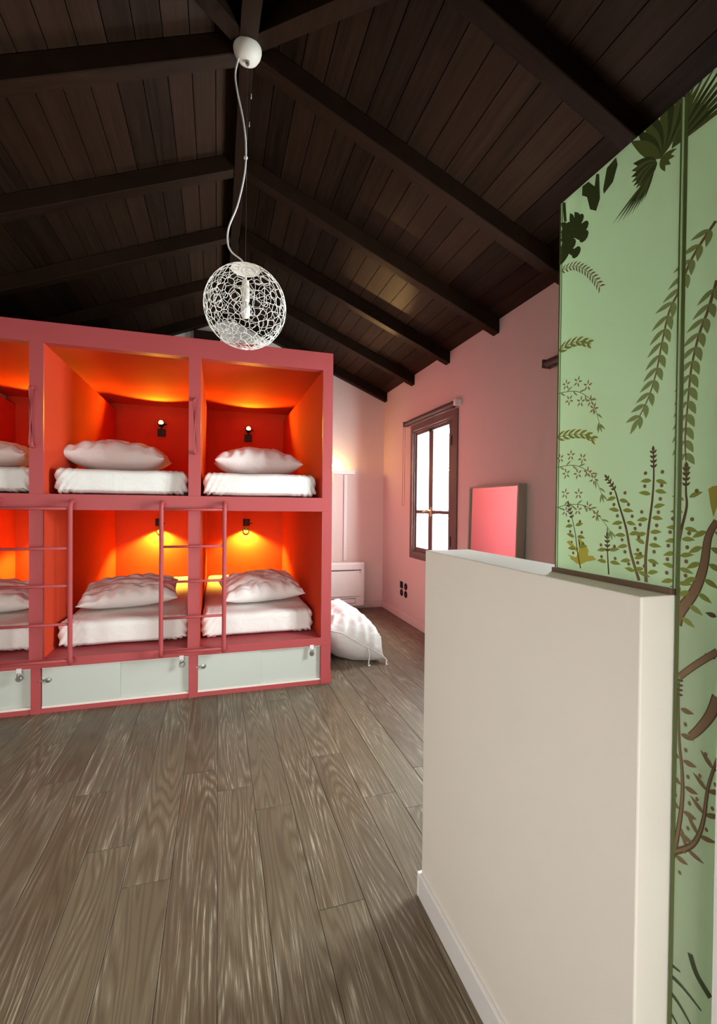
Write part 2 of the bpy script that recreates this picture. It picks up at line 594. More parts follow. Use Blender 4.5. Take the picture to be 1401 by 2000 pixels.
# boards of the hip end
y = JY - 0.12
while y > YN - 0.1:
    ya, yb = y, y - 0.121
    wa, wb = (JY - ya) / HB, (JY - yb) / HB
    za, zb_ = RZ - HS * (JY - ya), RZ - HS * (JY - yb)
    bm = bmesh.new()
    ya2, yb2 = ya - 0.0022, yb + 0.0022
    hexa(bm, [(RX - wa, ya2, za), (RX - wb, yb2, zb_), (RX + wb, yb2, zb_), (RX + wa, ya2, za),
              (RX - wa, ya2, za + .02), (RX - wb, yb2, zb_ + .02), (RX + wb, yb2, zb_ + .02), (RX + wa, ya2, za + .02)])
    new_obj('ceiling_board', bm, M_BOARD_X, ceiling)
    y -= 0.121

RD, RW = 0.112, 0.080                     # rafter depth below the boards, width
# ridge beam
new_obj('ridge_beam', B(RX - 0.036, RX + 0.032, JY - 0.03, YB, RZ - RD - 0.004, RZ - 0.012, bev=0.004), M_RIDGE, ceiling)


def rafter(yr, x0, x1):
    bm = bmesh.new()
    z0, z1 = zb(x0), zb(x1)
    hexa(bm, [(x0, yr, z0 - RD), (x1, yr, z1 - RD), (x1, yr + RW, z1 - RD), (x0, yr + RW, z0 - RD),
              (x0, yr, z0 - .001), (x1, yr, z1 - .001), (x1, yr + RW, z1 - .001), (x0, yr + RW, z0 - .001)])
    bmesh.ops.bevel(bm, geom=list(bm.edges), offset=0.004, segments=1, affect='EDGES')
    new_obj('rafter', bm, M_RAFTER, ceiling)


for yr in (2.29, 3.09, 3.88, 4.69, 5.55):
    rafter(yr, RX + 0.034, XW)
    rafter(yr, RX - 0.038, XL)
for yr in (1.49, 0.69):
    dx = (JY - yr) / HB + 0.05
    rafter(yr, RX + dx, XW)
    if dx < RX - XL: rafter(yr, RX - dx, XL)
# hip rafters and the common rafter of the hip end
for s in (1, -1):
    dv = Vector((s, -HB, 0)).normalized()
    nv = Vector((-dv.y, dv.x, 0)) * (RW / 2)
    L0, L1 = 0.06, 2.55
    pts = []
    fall = SL / sqrt(1 + HB * HB)
    for dz in (-RD - 0.002, -0.012):
        for Lx, sg in ((L0, -1), (L0, 1), (L1, 1), (L1, -1)):
            p = Vector((RX, JY, RZ - fall * Lx + dz)) + dv * Lx + nv * sg
            pts.append(p)
    new_obj('hip_rafter', hexa(bmesh.new(), pts), M_RIDGE, ceiling)
bm = bmesh.new()
ya, yb = JY - 0.07, YN
za, zc = RZ - HS * (JY - ya), RZ - HS * (JY - yb)
w = RW / 2
hexa(bm, [(RX - w, ya, za - RD), (RX + w, ya, za - RD), (RX + w, yb, zc - RD), (RX - w, yb, zc - RD),
          (RX - w, ya, za), (RX + w, ya, za), (RX + w, yb, zc), (RX - w, yb, zc)])
new_obj('rafter', bm, M_RIDGE, ceiling)
# dark post against the gable, left of the ridge
new_obj('gable_post', B(-0.275, 0.020, YB - 0.06, YB, 2.452, zb(-0.275) - RD, bev=0.004), M_RIDGE, ceiling)

# ---- windows
def window(name, s):
    w = thing(name, None, None, (XW, 4.24 + s, 1.48))
    tag(w, kind='structure')
    x0, x1 = XW - 0.016, XW + 0.004
    bm = bmesh.new()
    for y0, y1, z0, z1 in ((3.705, 3.795, 0.755, 2.222), (4.690, 4.752, 0.755, 2.222),
                           (3.795, 4.690, 2.160, 2.222), (3.795, 4.690, 0.755, 0.815)):
        box(bm, x0, x1 + 0.05, y0 + s, y1 + s, z0, z1, bev=0.004) if False else box(bm, x0, XW - 0.0005, y0 + s, y1 + s, z0, z1, bev=0.003)
    new_obj('casing', bm, M_WINFRAME, w)
    # lining of the opening
    bm = bmesh.new()
    for y0, y1, z0, z1 in ((3.796, 3.815, 0.816, 2.159), (4.670, 4.689, 0.816, 2.159), (3.815, 4.670, 2.140, 2.159), (3.815, 4.670, 0.816, 0.832)):
        box(bm, XW, XW + 0.12, y0 + s, y1 + s, z0, z1)
    new_obj('jamb_lining', bm, M_WINFRAME, w)
    sx0, sx1 = XW + 0.016, XW + 0.052
    for y0, y1, g0, g1 in ((3.850, 4.288, 3.915, 4.250), (4.292, 4.668, 4.345, 4.640)):
        bm = bmesh.new()
        zb0, zb1, gz0, gz1, bar = 0.834, 2.138, 0.878, 2.112, 1.268
        for a, b, c, d_ in ((y0, g0, zb0, zb1), (g1, y1, zb0, zb1), (g0, g1, gz1, zb1), (g0, g1, zb0, gz0), (g0, g1, bar - .017, bar + .017)):
            box(bm, sx0, sx1, a + s, b + s, c, d_, bev=0.002)
        sash = new_obj('sash', bm, M_WINFRAME, w)
        for c, d_ in ((gz0, bar - .017), (bar + .017, gz1)):
            new_obj('pane', B(sx0 + .016, sx0 + .020, g0 + s - .002, g1 + s + .002, c - .002, d_ + .002), M_GLASS, sash)
    bm = bmesh.new()                       # black strip stands in for the shaded recess beside the near sash
    box(bm, sx0 + .004, sx1 + .01, 3.815 + s, 3.850 + s, 0.832, 2.140)
    new_obj('rebate_shade', bm, M_BLACK, w)
    bm = bmesh.new()
    for z in (1.0, 1.95):
        tube(bm, [(sx0 - .004, 3.853 + s, z - .045), (sx0 - .004, 3.853 + s, z + .045)], 0.007, 8)
    new_obj('hinge', bm, M_BLACK, w)
    bm = bmesh.new()
    box(bm, sx0 - .008, sx0, 4.262 + s, 4.296 + s, 1.225, 1.320, bev=.003)
    tube(bm, smoothpts([(sx0 - .008, 4.279 + s, 1.285), (sx0 - .045, 4.279 + s, 1.288), (sx0 - .048, 4.32 + s, 1.283), (sx0 - .046, 4.385 + s, 1.272)], 4), 0.0075, 8)
    new_obj('handle', bm, M_BRASS, w, smooth=True)
    bm = bmesh.new()
    box(bm, sx0 - .012, sx0, 4.245 + s, 4.27 + s, 2.10, 2.135, bev=.002)
    box(bm, sx0 - .012, sx0, 4.30 + s, 4.325 + s, 2.10, 2.135, bev=.002)
    new_obj('catch', bm, M_BLACK, w)
    return w


window('window_1', WINS[0])
window('window_2', WINS[1])

# ================================================================== bunks
D = 3.304
BX = [(-2.035, -1.959), (-1.1149, -1.0412), (-0.1896, -0.1134), (0.7386, 0.8088)]   # upright panels
BH, ZTB, ZMT, ZMB, ZLT, ZLB = 2.449, 2.320, 1.380, 1.279, 0.345, 0.288
YI, YO = 5.45, 5.50
bunk = thing('bunk_bed_unit', 'coral pink built-in bunk unit with open sleeping boxes on two levels', 'bunk bed', (-0.6, 4.4, 0))
for i, (a, b) in enumerate(BX):
    edge = i in (0, 3)
    for z0, z1 in ((ZLT, ZMB), (ZMT, ZTB)):
        bm = bmesh.new()
        box(bm, a, b, D, YI, z0, z1)
        new_obj('upright_panel', bm, M_CORAL_IN if not edge else M_CORAL_IN, bunk)
    # coral facing strip at the front of the upright
    for z0, z1 in ((ZLT, ZMB), (ZMT, ZTB)):
        new_obj('upright_facing', B(a - .0006, b + .0006, D - .002, D + .018, z0, z1), M_CORAL, bunk)
    la, lb = (a + .008, b - .012) if not edge else ((a, b) if i == 0 else (a - .001, b))
    new_obj('base_post', B(la, lb, D, D + .10, 0.0, ZLB), M_CORAL, bunk)
# outer side skin in coral with a skirting
new_obj('side_panel', B(0.8088, 0.8128, D + 0.001, YO, 0.0, BH), M_CORAL, bunk)
new_obj('side_skirting', B(0.8128, 0.8240, D + 0.02, YO, 0.0, 0.085, bev=.002), M_CORAL, bunk)
x0, x1 = BX[0][0], BX[3][1]
new_obj('top_beam', B(x0, x1, D - .002, D + .07, ZTB, BH, bev=.002), M_CORAL, bunk)
new_obj('roof_panel', B(x0, x1, D + .07, YO, 2.395, BH), M_CORAL_IN, bunk)
new_obj('middle_beam', B(x0, x1, D - .002, D + .07, ZMB, ZMT, bev=.002), M_CORAL, bunk)
new_obj('upper_deck', B(x0, x1, D + .07, YI, ZMB + .002, ZMT), M_CORAL_IN, bunk)
new_obj('lower_deck', B(x0, x1, D + .012, YI, ZLB, ZLT), M_CORAL, bunk)
new_obj('lower_fascia', B(x0 + .001, x1 - .001, D - .003, D + .012, ZLB, ZLT, bev=.002), M_CORAL, bunk)
new_obj('back_panel', B(x0, x1, YI, YO, 0.0, 2.395), M_CORAL_IN, bunk)
new_obj('plinth_rail', B(x0, x1 - .07, D + .006, D + .05, 0.0, 0.030), M_CORAL, bunk)

# sliding doors of the drawers below
bays = [(BX[0][1] + .012, BX[1][0] + .008), (BX[1][1] - .012 + .004, BX[2][0] + .006), (BX[2][1] - .014 + .004, BX[3][0] - .002)]
splits = [-1.52, -0.617, 0.295]
for (a, b), m in zip(bays, splits):
    new_obj('door_track', B(a, b, D + .008, D + .05, 0.030, 0.043), M_TRACK, bunk)
    new_obj('door_guide', B(a, b, D + .008, D + .05, 0.281, ZLB), M_TRACK, bunk)
    dl = new_obj('sliding_door', B(a, m + .012, D + .012, D + .022, 0.043, 0.281, bev=.001), M_DOOR, bunk)
    dr = new_obj('sliding_door', B(m - .012, b, D + .027, D + .037, 0.043, 0.281, bev=.001), M_DOOR, bunk)
    # swivel hasp at the left end
    bm = bmesh.new()
    box(bm, a - .012, a + .012, D - .004, D + .0115, 0.200, 0.212, bev=.001)
    lathe(bm, [(.004, 0), (.016, .002), (.016, .008), (.008, .012), (0, .012)], (a + .036, D - .0005, 0.207), 'Y', 14)
    box(bm, a + .010, a + .055, D + .005, D + .0115, 0.202, 0.212, bev=.001)
    new_obj('hasp', bm, M_STEEL, dl)

# padlocks hang from small white staples at the top right of each bay
for px, where in ((-1.166, 'at the far left edge'), (-0.228, 'in the middle bay'), (0.668, 'in the right-hand bay')):
    pl = thing('padlock', 'small steel padlock on a white tag, drawer doors ' + where, 'padlock', (px, D, 0.24), 'padlocks on the drawer doors')
    new_obj('tag_plate', B(px - .014, px + .014, D - .010, D - .0035, 0.262, 0.298, bev=.002), M_WHITE, pl)
    bm = bmesh.new()
    tube(bm, [(px - .009, D - .009, .246)] + [(px - .009 * cos(a * pi / 8), D - .009, .262 + .009 * sin(a * pi / 8)) for a in range(9)] + [(px + .009, D - .009, .246)], .0028, 6)
    new_obj('shackle', bm, M_STEEL, pl)
    bm = bmesh.new()
    lathe(bm, [(0, -.007), (.014, -.007), (.017, -.004), (.017, .004), (.014, .007), (0, .007)], (px, D - .010, 0.234), 'Y', 18)
    new_obj('lock_body', bm, M_STEEL, pl)

# grab bars on the upper uprights
for xx in (-1.091, -0.151):
    bm = bmesh.new()
    za, zc = 1.672, 2.030
    yy = D - .052
    tube(bm, [(xx, D - .002, zc), (xx, yy + .02, zc), (xx, yy + .006, zc - .004), (xx, yy, zc - .016)] + [(xx, yy, za + .016), (xx, yy + .006, za + .004), (xx, yy + .02, za), (xx, D - .002, za)], .0125, 10)
    new_obj('grab_bar', bm, M_CORAL, bunk, smooth=True)

# ladders
for (xa, xb), lab in (((-1.268, -0.873), 'coral tube ladder hooked on the bunks at the left edge of the picture'),
                      ((-0.350, 0.046), 'coral tube ladder hooked on the bunks between the middle and right boxes')):
    yl_ = D - .070
    ld = thing('bunk_ladder', lab, 'ladder', ((xa + xb) / 2, yl_, 0.32), 'ladders on the bunks')
    for xs in (xa, xb):
        bm = bmesh.new()
        tube(bm, smoothpts([(xs, yl_, 0.318), (xs, yl_, 0.6), (xs, yl_, 1.20), (xs, yl_, 1.300), (xs, yl_ + .012, 1.326), (xs, yl_ + .035, 1.333), (xs, D - .0025, 1.333)], 4), .0140, 12)
        new_obj('stile', bm, M_CORAL, ld, smooth=True)
        bm = bmesh.new()
        tube(bm, [(xs, yl_, 0.328), (xs, D - .0032, 0.328)], .010, 10)
        new_obj('foot_bracket', bm, M_CORAL, ld, smooth=True)
        bm = bmesh.new()
        lathe(bm, [(0, 0), (.022, 0), (.022, .004), (0, .004)], (xs, D - .0065, 1.333), 'Y', 16)
        new_obj('flange', bm, M_CORAL, ld)
    for z in (1.288, 1.042, 0.810, 0.571, 0.343):
        bm = bmesh.new()
        tube(bm, [(xa, yl_, z), (xb, yl_, z)], .0088, 10)
        new_obj('rung', bm, M_CORAL, ld, smooth=True)


# ---- mattresses
def mattress(name, label, x0, x1, y0, y1, z0, z1, group, seed):
    t = Vector((x1 - x0, y1 - y0, z1 - z0)) / 2
    c = Vector((x0 + x1, y0 + y1, z0 + z1)) / 2
    r = 0.045
    bm = bmesh.new()
    N = (44, 44, 14)
    axes = [(0, 1, 2), (1, 2, 0), (2, 0, 1)]
    for a, b, n in axes:
        for sg in (-1, 1):
            g = {}
            for i in range(N[a] + 1):
                for j in range(N[b] + 1):
                    p = Vector((0, 0, 0))
                    def dense(u, k):
                        u = 2 * u / k - 1
                        return (abs(u) ** 0.8) * (1 if u >= 0 else -1)
                    p[a] = t[a] * dense(i, N[a]); p[b] = t[b] * dense(j, N[b]); p[n] = sg * t[n]
                    q = Vector([max(-t[k] + r, min(t[k] - r, p[k])) for k in range(3)])
                    dlt = p - q
                    if dlt.length > 1e-9:
                        nn = dlt.normalized(); p = q + nn * r
                    else:
                        nn = Vector((0, 0, 0)); nn[n] = sg
                    # pulled pleats of the fitted sheet near the corners
                    dcx = t.x - abs(p.x)
                    zf = (p.z + t.z) / (2 * t.z)
                    cw = math.exp(-(dcx / 0.13) ** 2)
                    ph = (abs(p.x) * 1.0 + (p.z) * 0.55)
                    if p.y < -t.y + 0.2:
                        am = 0.0095 * cw * (1 - zf * 0.5)
                        p = p + nn * am * sin(ph * 150 + seed + 2.5 * noise.noise(Vector((p.x * 7, p.z * 11, seed))))
                        p = p + nn * 0.006 * noise.noise(Vector((p.x * 5, p.z * 9, seed)))
                        if zf < 0.12: p.z += 0.006 * (1 + sin(p.x * 60 + seed) * cw)
                    p = p + nn * 0.004 * noise.noise(Vector((p.x * 4, p.y * 4, p.z * 4 + seed)))
                    g[i, j] = bm.verts.new(c + p)
            for i in range(N[a]):
                for j in range(N[b]):
                    bm.faces.new((g[i, j], g[i + 1, j], g[i + 1, j + 1], g[i, j + 1]))
    bmesh.ops.remove_doubles(bm, verts=bm.verts, dist=0.0015)
    lowest = min(v.co.z for v in bm.verts)
    highest = max(v.co.z for v in bm.verts)
    for v in bm.verts: v.co.z = z0 + 0.001 + (v.co.z - lowest) * (z1 - z0 - 0.001) / (highest - lowest)
    o = new_obj(name, bm, M_LINEN, smooth=True)
    return tag(o, label, 'mattress', group)


mx = [(-1.925, -1.135), (-1.010, -0.203), (-0.100, 0.712)]
lab_m = ['at the left edge', 'of the middle box', 'of the right-hand box']
for i, (a, b) in enumerate(mx):
    mattress('mattress', 'white sheeted mattress on the upper deck ' + lab_m[i], a, b, D + .075, 5.40, ZMT, 1.556, 'mattresses in white sheets', 1.7 * i)
    mattress('mattress', 'white sheeted mattress on the lower deck ' + lab_m[i], a - (.006 if i else 0), b, D + .17, 5.43, ZLT, 0.532, 'mattresses in white sheets', 1.7 * i + 9)


# ---- pillows
def pillow_bm(W, H, T, seed, n=56, wr=1.0, bottom=0.55):
    bm = bmesh.new()
    top, bot = {}, {}
    for i in range(n + 1):
        for j in range(n + 1):
            u = sin((2 * i / n - 1) * pi / 2); v = sin((2 * j / n - 1) * pi / 2)
            x = W / 2 * u * (1 - 0.055 * (1 - v * v) * abs(u) ** 1.5)
            y = H / 2 * v * (1 - 0.070 * (1 - u * u) * abs(v) ** 1.5)
            h = max(0.0, (1 - abs(u) ** 2.3) * (1 - abs(v) ** 2.3)) ** 0.48
            p3 = Vector((x * 6, y * 6, seed))
            w1 = noise.noise(p3) * 0.022 + noise.noise(Vector((x * 16 + 3, y * 16, seed * 2))) * 0.009
            rv = noise.noise(Vector((x * 9 + y * 5, y * 13 - x * 3, seed * 3)))
            w1 -= 0.016 * math.exp(-(rv / 0.09) ** 2)
            ed = 1 - h
            w2 = 0.012 * ed * h * 4 * sin((u * 19 + 3 * noise.noise(p3))) * abs(v) + 0.012 * ed * h * 4 * sin((v * 14 + 3 * noise.noise(p3))) * abs(u) ** 2
            dz = wr * (w1 * h + w2)
            zt_ = T * h * (1 - bottom) + dz
            zb__ = -T * h * bottom + wr * 0.006 * noise.noise(Vector((x * 9, y * 9, seed + 5))) * h
            droop = -0.02 * abs(u) ** 3
            if i in (0, n) or j in (0, n):
                top[i, j] = bot[i, j] = bm.verts.new((x, y, droop))
            else:
                top[i, j] = bm.verts.new((x, y, zt_ + droop)); bot[i, j] = bm.verts.new((x, y, min(zb__, zt_ - 0.004) + droop))
    for i in range(n):
        for j in range(n):
            bm.faces.new((top[i, j], top[i + 1, j], top[i + 1, j + 1], top[i, j + 1]))
            q = (bot[i, j + 1], bot[i + 1, j + 1], bot[i + 1, j], bot[i, j])
            if len(set(q)) == 4 and set(q) != {top[i, j], top[i + 1, j], top[i + 1, j + 1], top[i, j + 1]}:
                bm.faces.new(q)
    return bm


def place(bm, rot, pos, rest=None):
    """rotate, move, and let the lowest vertex rest on height `rest`"""
    R = Matrix.Rotation(rot[2], 3, 'Z') @ Matrix.Rotation(rot[1], 3, 'Y') @ Matrix.Rotation(rot[0], 3, 'X')
    for v in bm.verts: v.co = R @ v.co + Vector(pos)
    if rest is not None:
        lo = min(v.co.z for v in bm.verts)
        for v in bm.verts: v.co.z += rest - lo
    return bm


PIL = [('upper deck at the left edge', -1.64, 3.92, 1.556, 0.70, 0.46, 0.225, (0.02, 0.0, 0.05), 1),
       ('upper deck of the middle box', -0.722, 3.92, 1.556, 0.70, 0.46, 0.245, (0.02, 0.03, -0.03), 2),
       ('upper deck of the right-hand box', 0.318, 3.93, 1.556, 0.69, 0.46, 0.235, (0.02, 0.02, 0.02), 3),
       ('lower deck at the left edge', -1.60, 3.96, 0.532, 0.68, 0.46, 0.20, (0.16, 0.02, 0.10), 4),
       ('lower deck of the middle box', -0.640, 3.93, 0.532, 0.68, 0.46, 0.205, (0.16, -0.04, 0.06), 5),
       ('lower deck of the right-hand box', 0.350, 3.89, 0.532, 0.64, 0.46, 0.205, (0.20, -0.03, 0.12), 6)]
for lab, x, y, z, W, H, T, rot, sd in PIL:
    o = new_obj('pillow', place(pillow_bm(W, H, T, sd * 3.3), rot, (x, y, z), z + 0.001), M_PILLOW, smooth=True)
    tag(o, 'plump white pillow lying on the mattress, ' + lab, 'pillow', 'white bunk pillows')

# ---- reading lamps
UPL = [(-1.50, 2.12, 'left edge'), (-0.592, 2.112, 'middle box'), (0.333, 2.102, 'right-hand box')]
for x, z, lab in UPL:
    t = thing('reading_lamp', 'black reading lamp turned upwards, glowing, on the back of the upper ' + lab, 'lamp', (x, YI, z), 'reading lamps in the bunks')
    new_obj('wall_plate', B(x - .041, x + .041, YI - .030, YI - .0005, z - .046, z + .034, bev=.003), M_BLACK, t)
    bm = bmesh.new(); tube(bm, [(x, YI - .028, z + .03), (x, YI - .05, z + .065)], .007, 8)
    new_obj('arm', bm, M_BLACK, t)
    ax = Vector((0, -0.75, 0.66)).normalized()
    c = Vector((x, YI - .052, z + .075))
    bm = bmesh.new()
    lathe(bm, [(0, -.012), (.028, -.012), (.031, .0), (.031, .030), (.028, .030), (.028, .002), (0, .002)], (0, 0, 0), 'Z', 20)
    q = ax.to_track_quat('Z', 'Y').to_matrix()
    for v in bm.verts: v.co = q @ v.co + c
    new_obj('lamp_head', bm, M_BLACK, t, smooth=False)
    bm = bmesh.new()
    bmesh.ops.create_uvsphere(bm, u_segments=16, v_segments=10, radius=.024)
    for v in bm.verts: v.co = v.co + c + ax * .030
    new_obj('bulb', bm, M_BULB, t, smooth=True)
    bm = bmesh.new(); tube(bm, [tuple(c + Vector((.028, 0, 0))), tuple(c + Vector((.055, 0, .004)))], [.004, .008], 8)
    new_obj('knob', bm, M_BLACK, t)
    lamp('reading_light', 'SPOT', tuple(Vector(c + ax * .06) + Vector((0, -.13, -.02)) - Vector((x, YI, z))), 58, (1.0, 0.54, 0.03), .025, (0, -.95, .34), t, 122, .55)

LOL = [(-1.515, 1.03, 'left edge'), (-0.604, 1.025, 'middle box'), (0.315, 1.022, 'right-hand box')]
for x, z, lab in LOL:
    t = thing('reading_lamp', 'black reading lamp turned downwards, on the back of the lower ' + lab, 'lamp', (x, YI, z), 'reading lamps in the bunks')
    bm = bmesh.new()
    lathe(bm, [(0, 0), (.032, 0), (.034, -.006), (.030, -.022), (0, -.026)], (x, YI - .0005, z), 'Y', 22)
    new_obj('wall_plate', bm, M_BLACK, t, smooth=False)
    bm = bmesh.new(); tube(bm, [(x, YI - .020, z + .01), (x, YI - .070, z + .05), (x, YI - .085, z + .075)], .007, 8)
    new_obj('arm', bm, M_BLACK, t)
    bm = bmesh.new()
    lathe(bm, [(0, .045), (.033, .045), (.038, .035), (.038, -.035), (.029, -.035), (.029, -.026), (0, -.026)], (x, YI - .098, z + .098), 'Z', 22)
    new_obj('lamp_head', bm, M_BLACK, t)
    bm = bmesh.new()
    lathe(bm, [(0, -.027), (.0285, -.027), (.0285, -.031), (0, -.033)], (x, YI - .098, z + .098), 'Z', 20)
    new_obj('lens', bm, M_LENS, t)
    bm = bmesh.new(); tube(bm, [(x + .03, YI - .098, z + .09), (x + .062, YI - .098, z + .092)], [.004, .007], 8)
    new_obj('knob', bm, M_BLACK, t)
    lamp('reading_light', 'SPOT', (0, -.100, .058), 110, (1.0, 0.86, 0.08), .02, (0, -.02, -1), t, 130, .4)

# ================================================================== pendant lamp
PX, PY = 0.123, 2.258
SCN = Vector((PX - .001, 2.270, 2.270))
SR = 0.192
pend = thing('pendant_lamp', 'white openwork ball pendant on a loose white cord under the ridge joint', 'pendant lamp', (PX, PY, 3.484))
bm = bmesh.new()
lathe(bm, [(.066, .0), (.066, -.008), (.062, -.024), (.052, -.042), (.036, -.055), (.018, -.062), (0, -.064)], (PX, PY, 3.484), 'Z', 32)
new_obj('canopy', bm, M_IVORY, pend, smooth=True)
bm = bmesh.new()
lathe(bm, [(.010, 0), (.010, -.010), (.006, -.018), (0, -.018)], (PX, PY - .004, 3.422), 'Z', 12)
new_obj('cord_grip', bm, M_STEEL, pend)
for a, b in ((.006, .052), (-.008, -.05)):
    bm = lathe(bmesh.new(), [(.004, 0), (.004, -.004), (0, -.005)], (PX + a, PY + b, 3.452 if b > 0 else 3.454), 'Z', 8)
    new_obj('canopy_screw', bm, M_STEEL, pend)
cord = [(0.098, 3.452), (0.084, 3.438), (0.068, 3.361), (0.076, 3.279), (0.105, 3.142), (0.118, 3.025), (0.114, 2.902), (0.084, 2.751), (0.043, 2.634), (0.038, 2.561), (0.055, 2.516), (0.100, 2.484), (0.120, 2.462)]
bm = bmesh.new()
tube(bm, smoothpts([(x, PY + .006 * sin(i), z) for i, (x, z) in enumerate(cord)], 7), .0042, 8)
new_obj('cord', bm, M_WHITE, pend, smooth=True)
bm = bmesh.new()
tube(bm, [(PX, PY, 3.42), (PX - .002, PY, 2.46)], .0007, 5)
new_obj('suspension_wire', bm, M_STEEL, pend)
bm = bmesh.new()
lathe(bm, [(.0, .004), (.009, .004), (.009, -.003), (0, -.003)], (.118, PY + .001, 2.972), 'Z', 8)
new_obj('cord_clip', bm, M_WHITE, pend)

# woven ball: dual (Voronoi) network of random points plus small rings
rg = random.Random(5)
pts = []
NP = 320
for i in range(NP):
    z = 1 - 2 * (i + .5) / NP
    a = i * 2.399963
    r = sqrt(1 - z * z)
    v = Vector((r * cos(a), r * sin(a), z)) + Vector((rg.uniform(-1, 1), rg.uniform(-1, 1), rg.uniform(-1, 1))) * 0.080
    pts.append(v.normalized())
hb = bmesh.new()
for p in pts: hb.verts.new(p)
bmesh.ops.convex_hull(hb, input=list(hb.verts))
hb.faces.ensure_lookup_table()
bmesh.ops.triangulate(hb, faces=list(hb.faces))
for f in hb.faces: f.normal_update()
cc = {f: (f.normal if f.normal.dot(f.calc_center_median()) > 0 else -f.normal).normalized() for f in hb.faces}
bm = bmesh.new()
topcut = cos(radians(21))
for e in hb.edges:
    if len(e.link_faces) != 2: continue
    a, b = cc[e.link_faces[0]], cc[e.link_faces[1]]
    if a.z > topcut and b.z > topcut: continue
    if (a - b).length < 0.004: continue
    wob = Vector((rg.uniform(-1, 1), rg.uniform(-1, 1), rg.uniform(-1, 1))) * 0.016
    m = ((a + b) / 2 + wob).normalized()
    tube(bm, [SCN + a * SR, SCN + m * SR, SCN + b * SR], .00115, 5, caps=False)
hb.free()
for i in range(105):
    v = Vector((rg.gauss(0, 1), rg.gauss(0, 1), rg.gauss(0, 1))).normalized()
    ang = rg.choice((.05, .06, .07, .09, .12, .16))
    a = v.orthogonal().normalized(); b = v.cross(a)
    ring = [SCN + (v * cos(ang) + (a * cos(2 * pi * k / 18) + b * sin(2 * pi * k / 18)) * sin(ang)) * (SR * 1.004) for k in range(19)]
    if v.z > topcut - .03: continue
    tube(bm, ring, .00115, 5, caps=False)
for ang in (21, 176):
    z, r = cos(radians(ang)), sin(radians(ang))
    tube(bm, [SCN + Vector((r * cos(2 * pi * k / 40), r * sin(2 * pi * k / 40), z)) * SR for k in range(41)], .0016, 5, caps=False)
shell = new_obj('woven_shade', bm, M_RESIN, pend, smooth=True)
bm = bmesh.new()
lathe(bm, [(0, .006), (.030, .006), (.066, .0), (.068, -.004), (.030, .0), (0, .0)], SCN + Vector((0, 0, SR * topcut + .004)), 'Z', 28)
new_obj('shade_plate', bm, M_IVORY, pend)
bm = bmesh.new()
lathe(bm, [(.006, .07), (.006, .055), (.016, .05), (.019, .02), (.019, -.045), (.015, -.05), (0, -.05)], SCN + Vector((0, 0, .075)), 'Z', 18)
new_obj('lamp_holder', bm, M_IVORY, pend, smooth=False)
bm = bmesh.new()
lathe(bm, [(.013, .0), (.013, -.012), (.022, -.022), (.023, -.060), (.017, -.075), (0, -.080)], SCN + Vector((0, 0, .027)), 'Z', 18)
new_obj('bulb', bm, M_WHITE, pend, smooth=True)

# two small hooks screwed to the ridge beside the canopy
for i, (x, y) in enumerate(((0.158, 2.512), (0.160, 2.698))):
    bm = bmesh.new()
    tube(bm, [(x, y, 3.5), (x, y, 3.488)] + [(x, y + .007 - .007 * cos(a * pi / 6), 3.488 - .007 * sin(a * pi / 6)) for a in range(1, 8)], .002, 6)
    tag(new_obj('cup_hook', bm, M_WHITE), ('tiny white hook under the ridge beam, nearer the lamp canopy', 'tiny white hook under the ridge beam, second from the lamp canopy')[i], 'hook', 'hooks under the ridge')

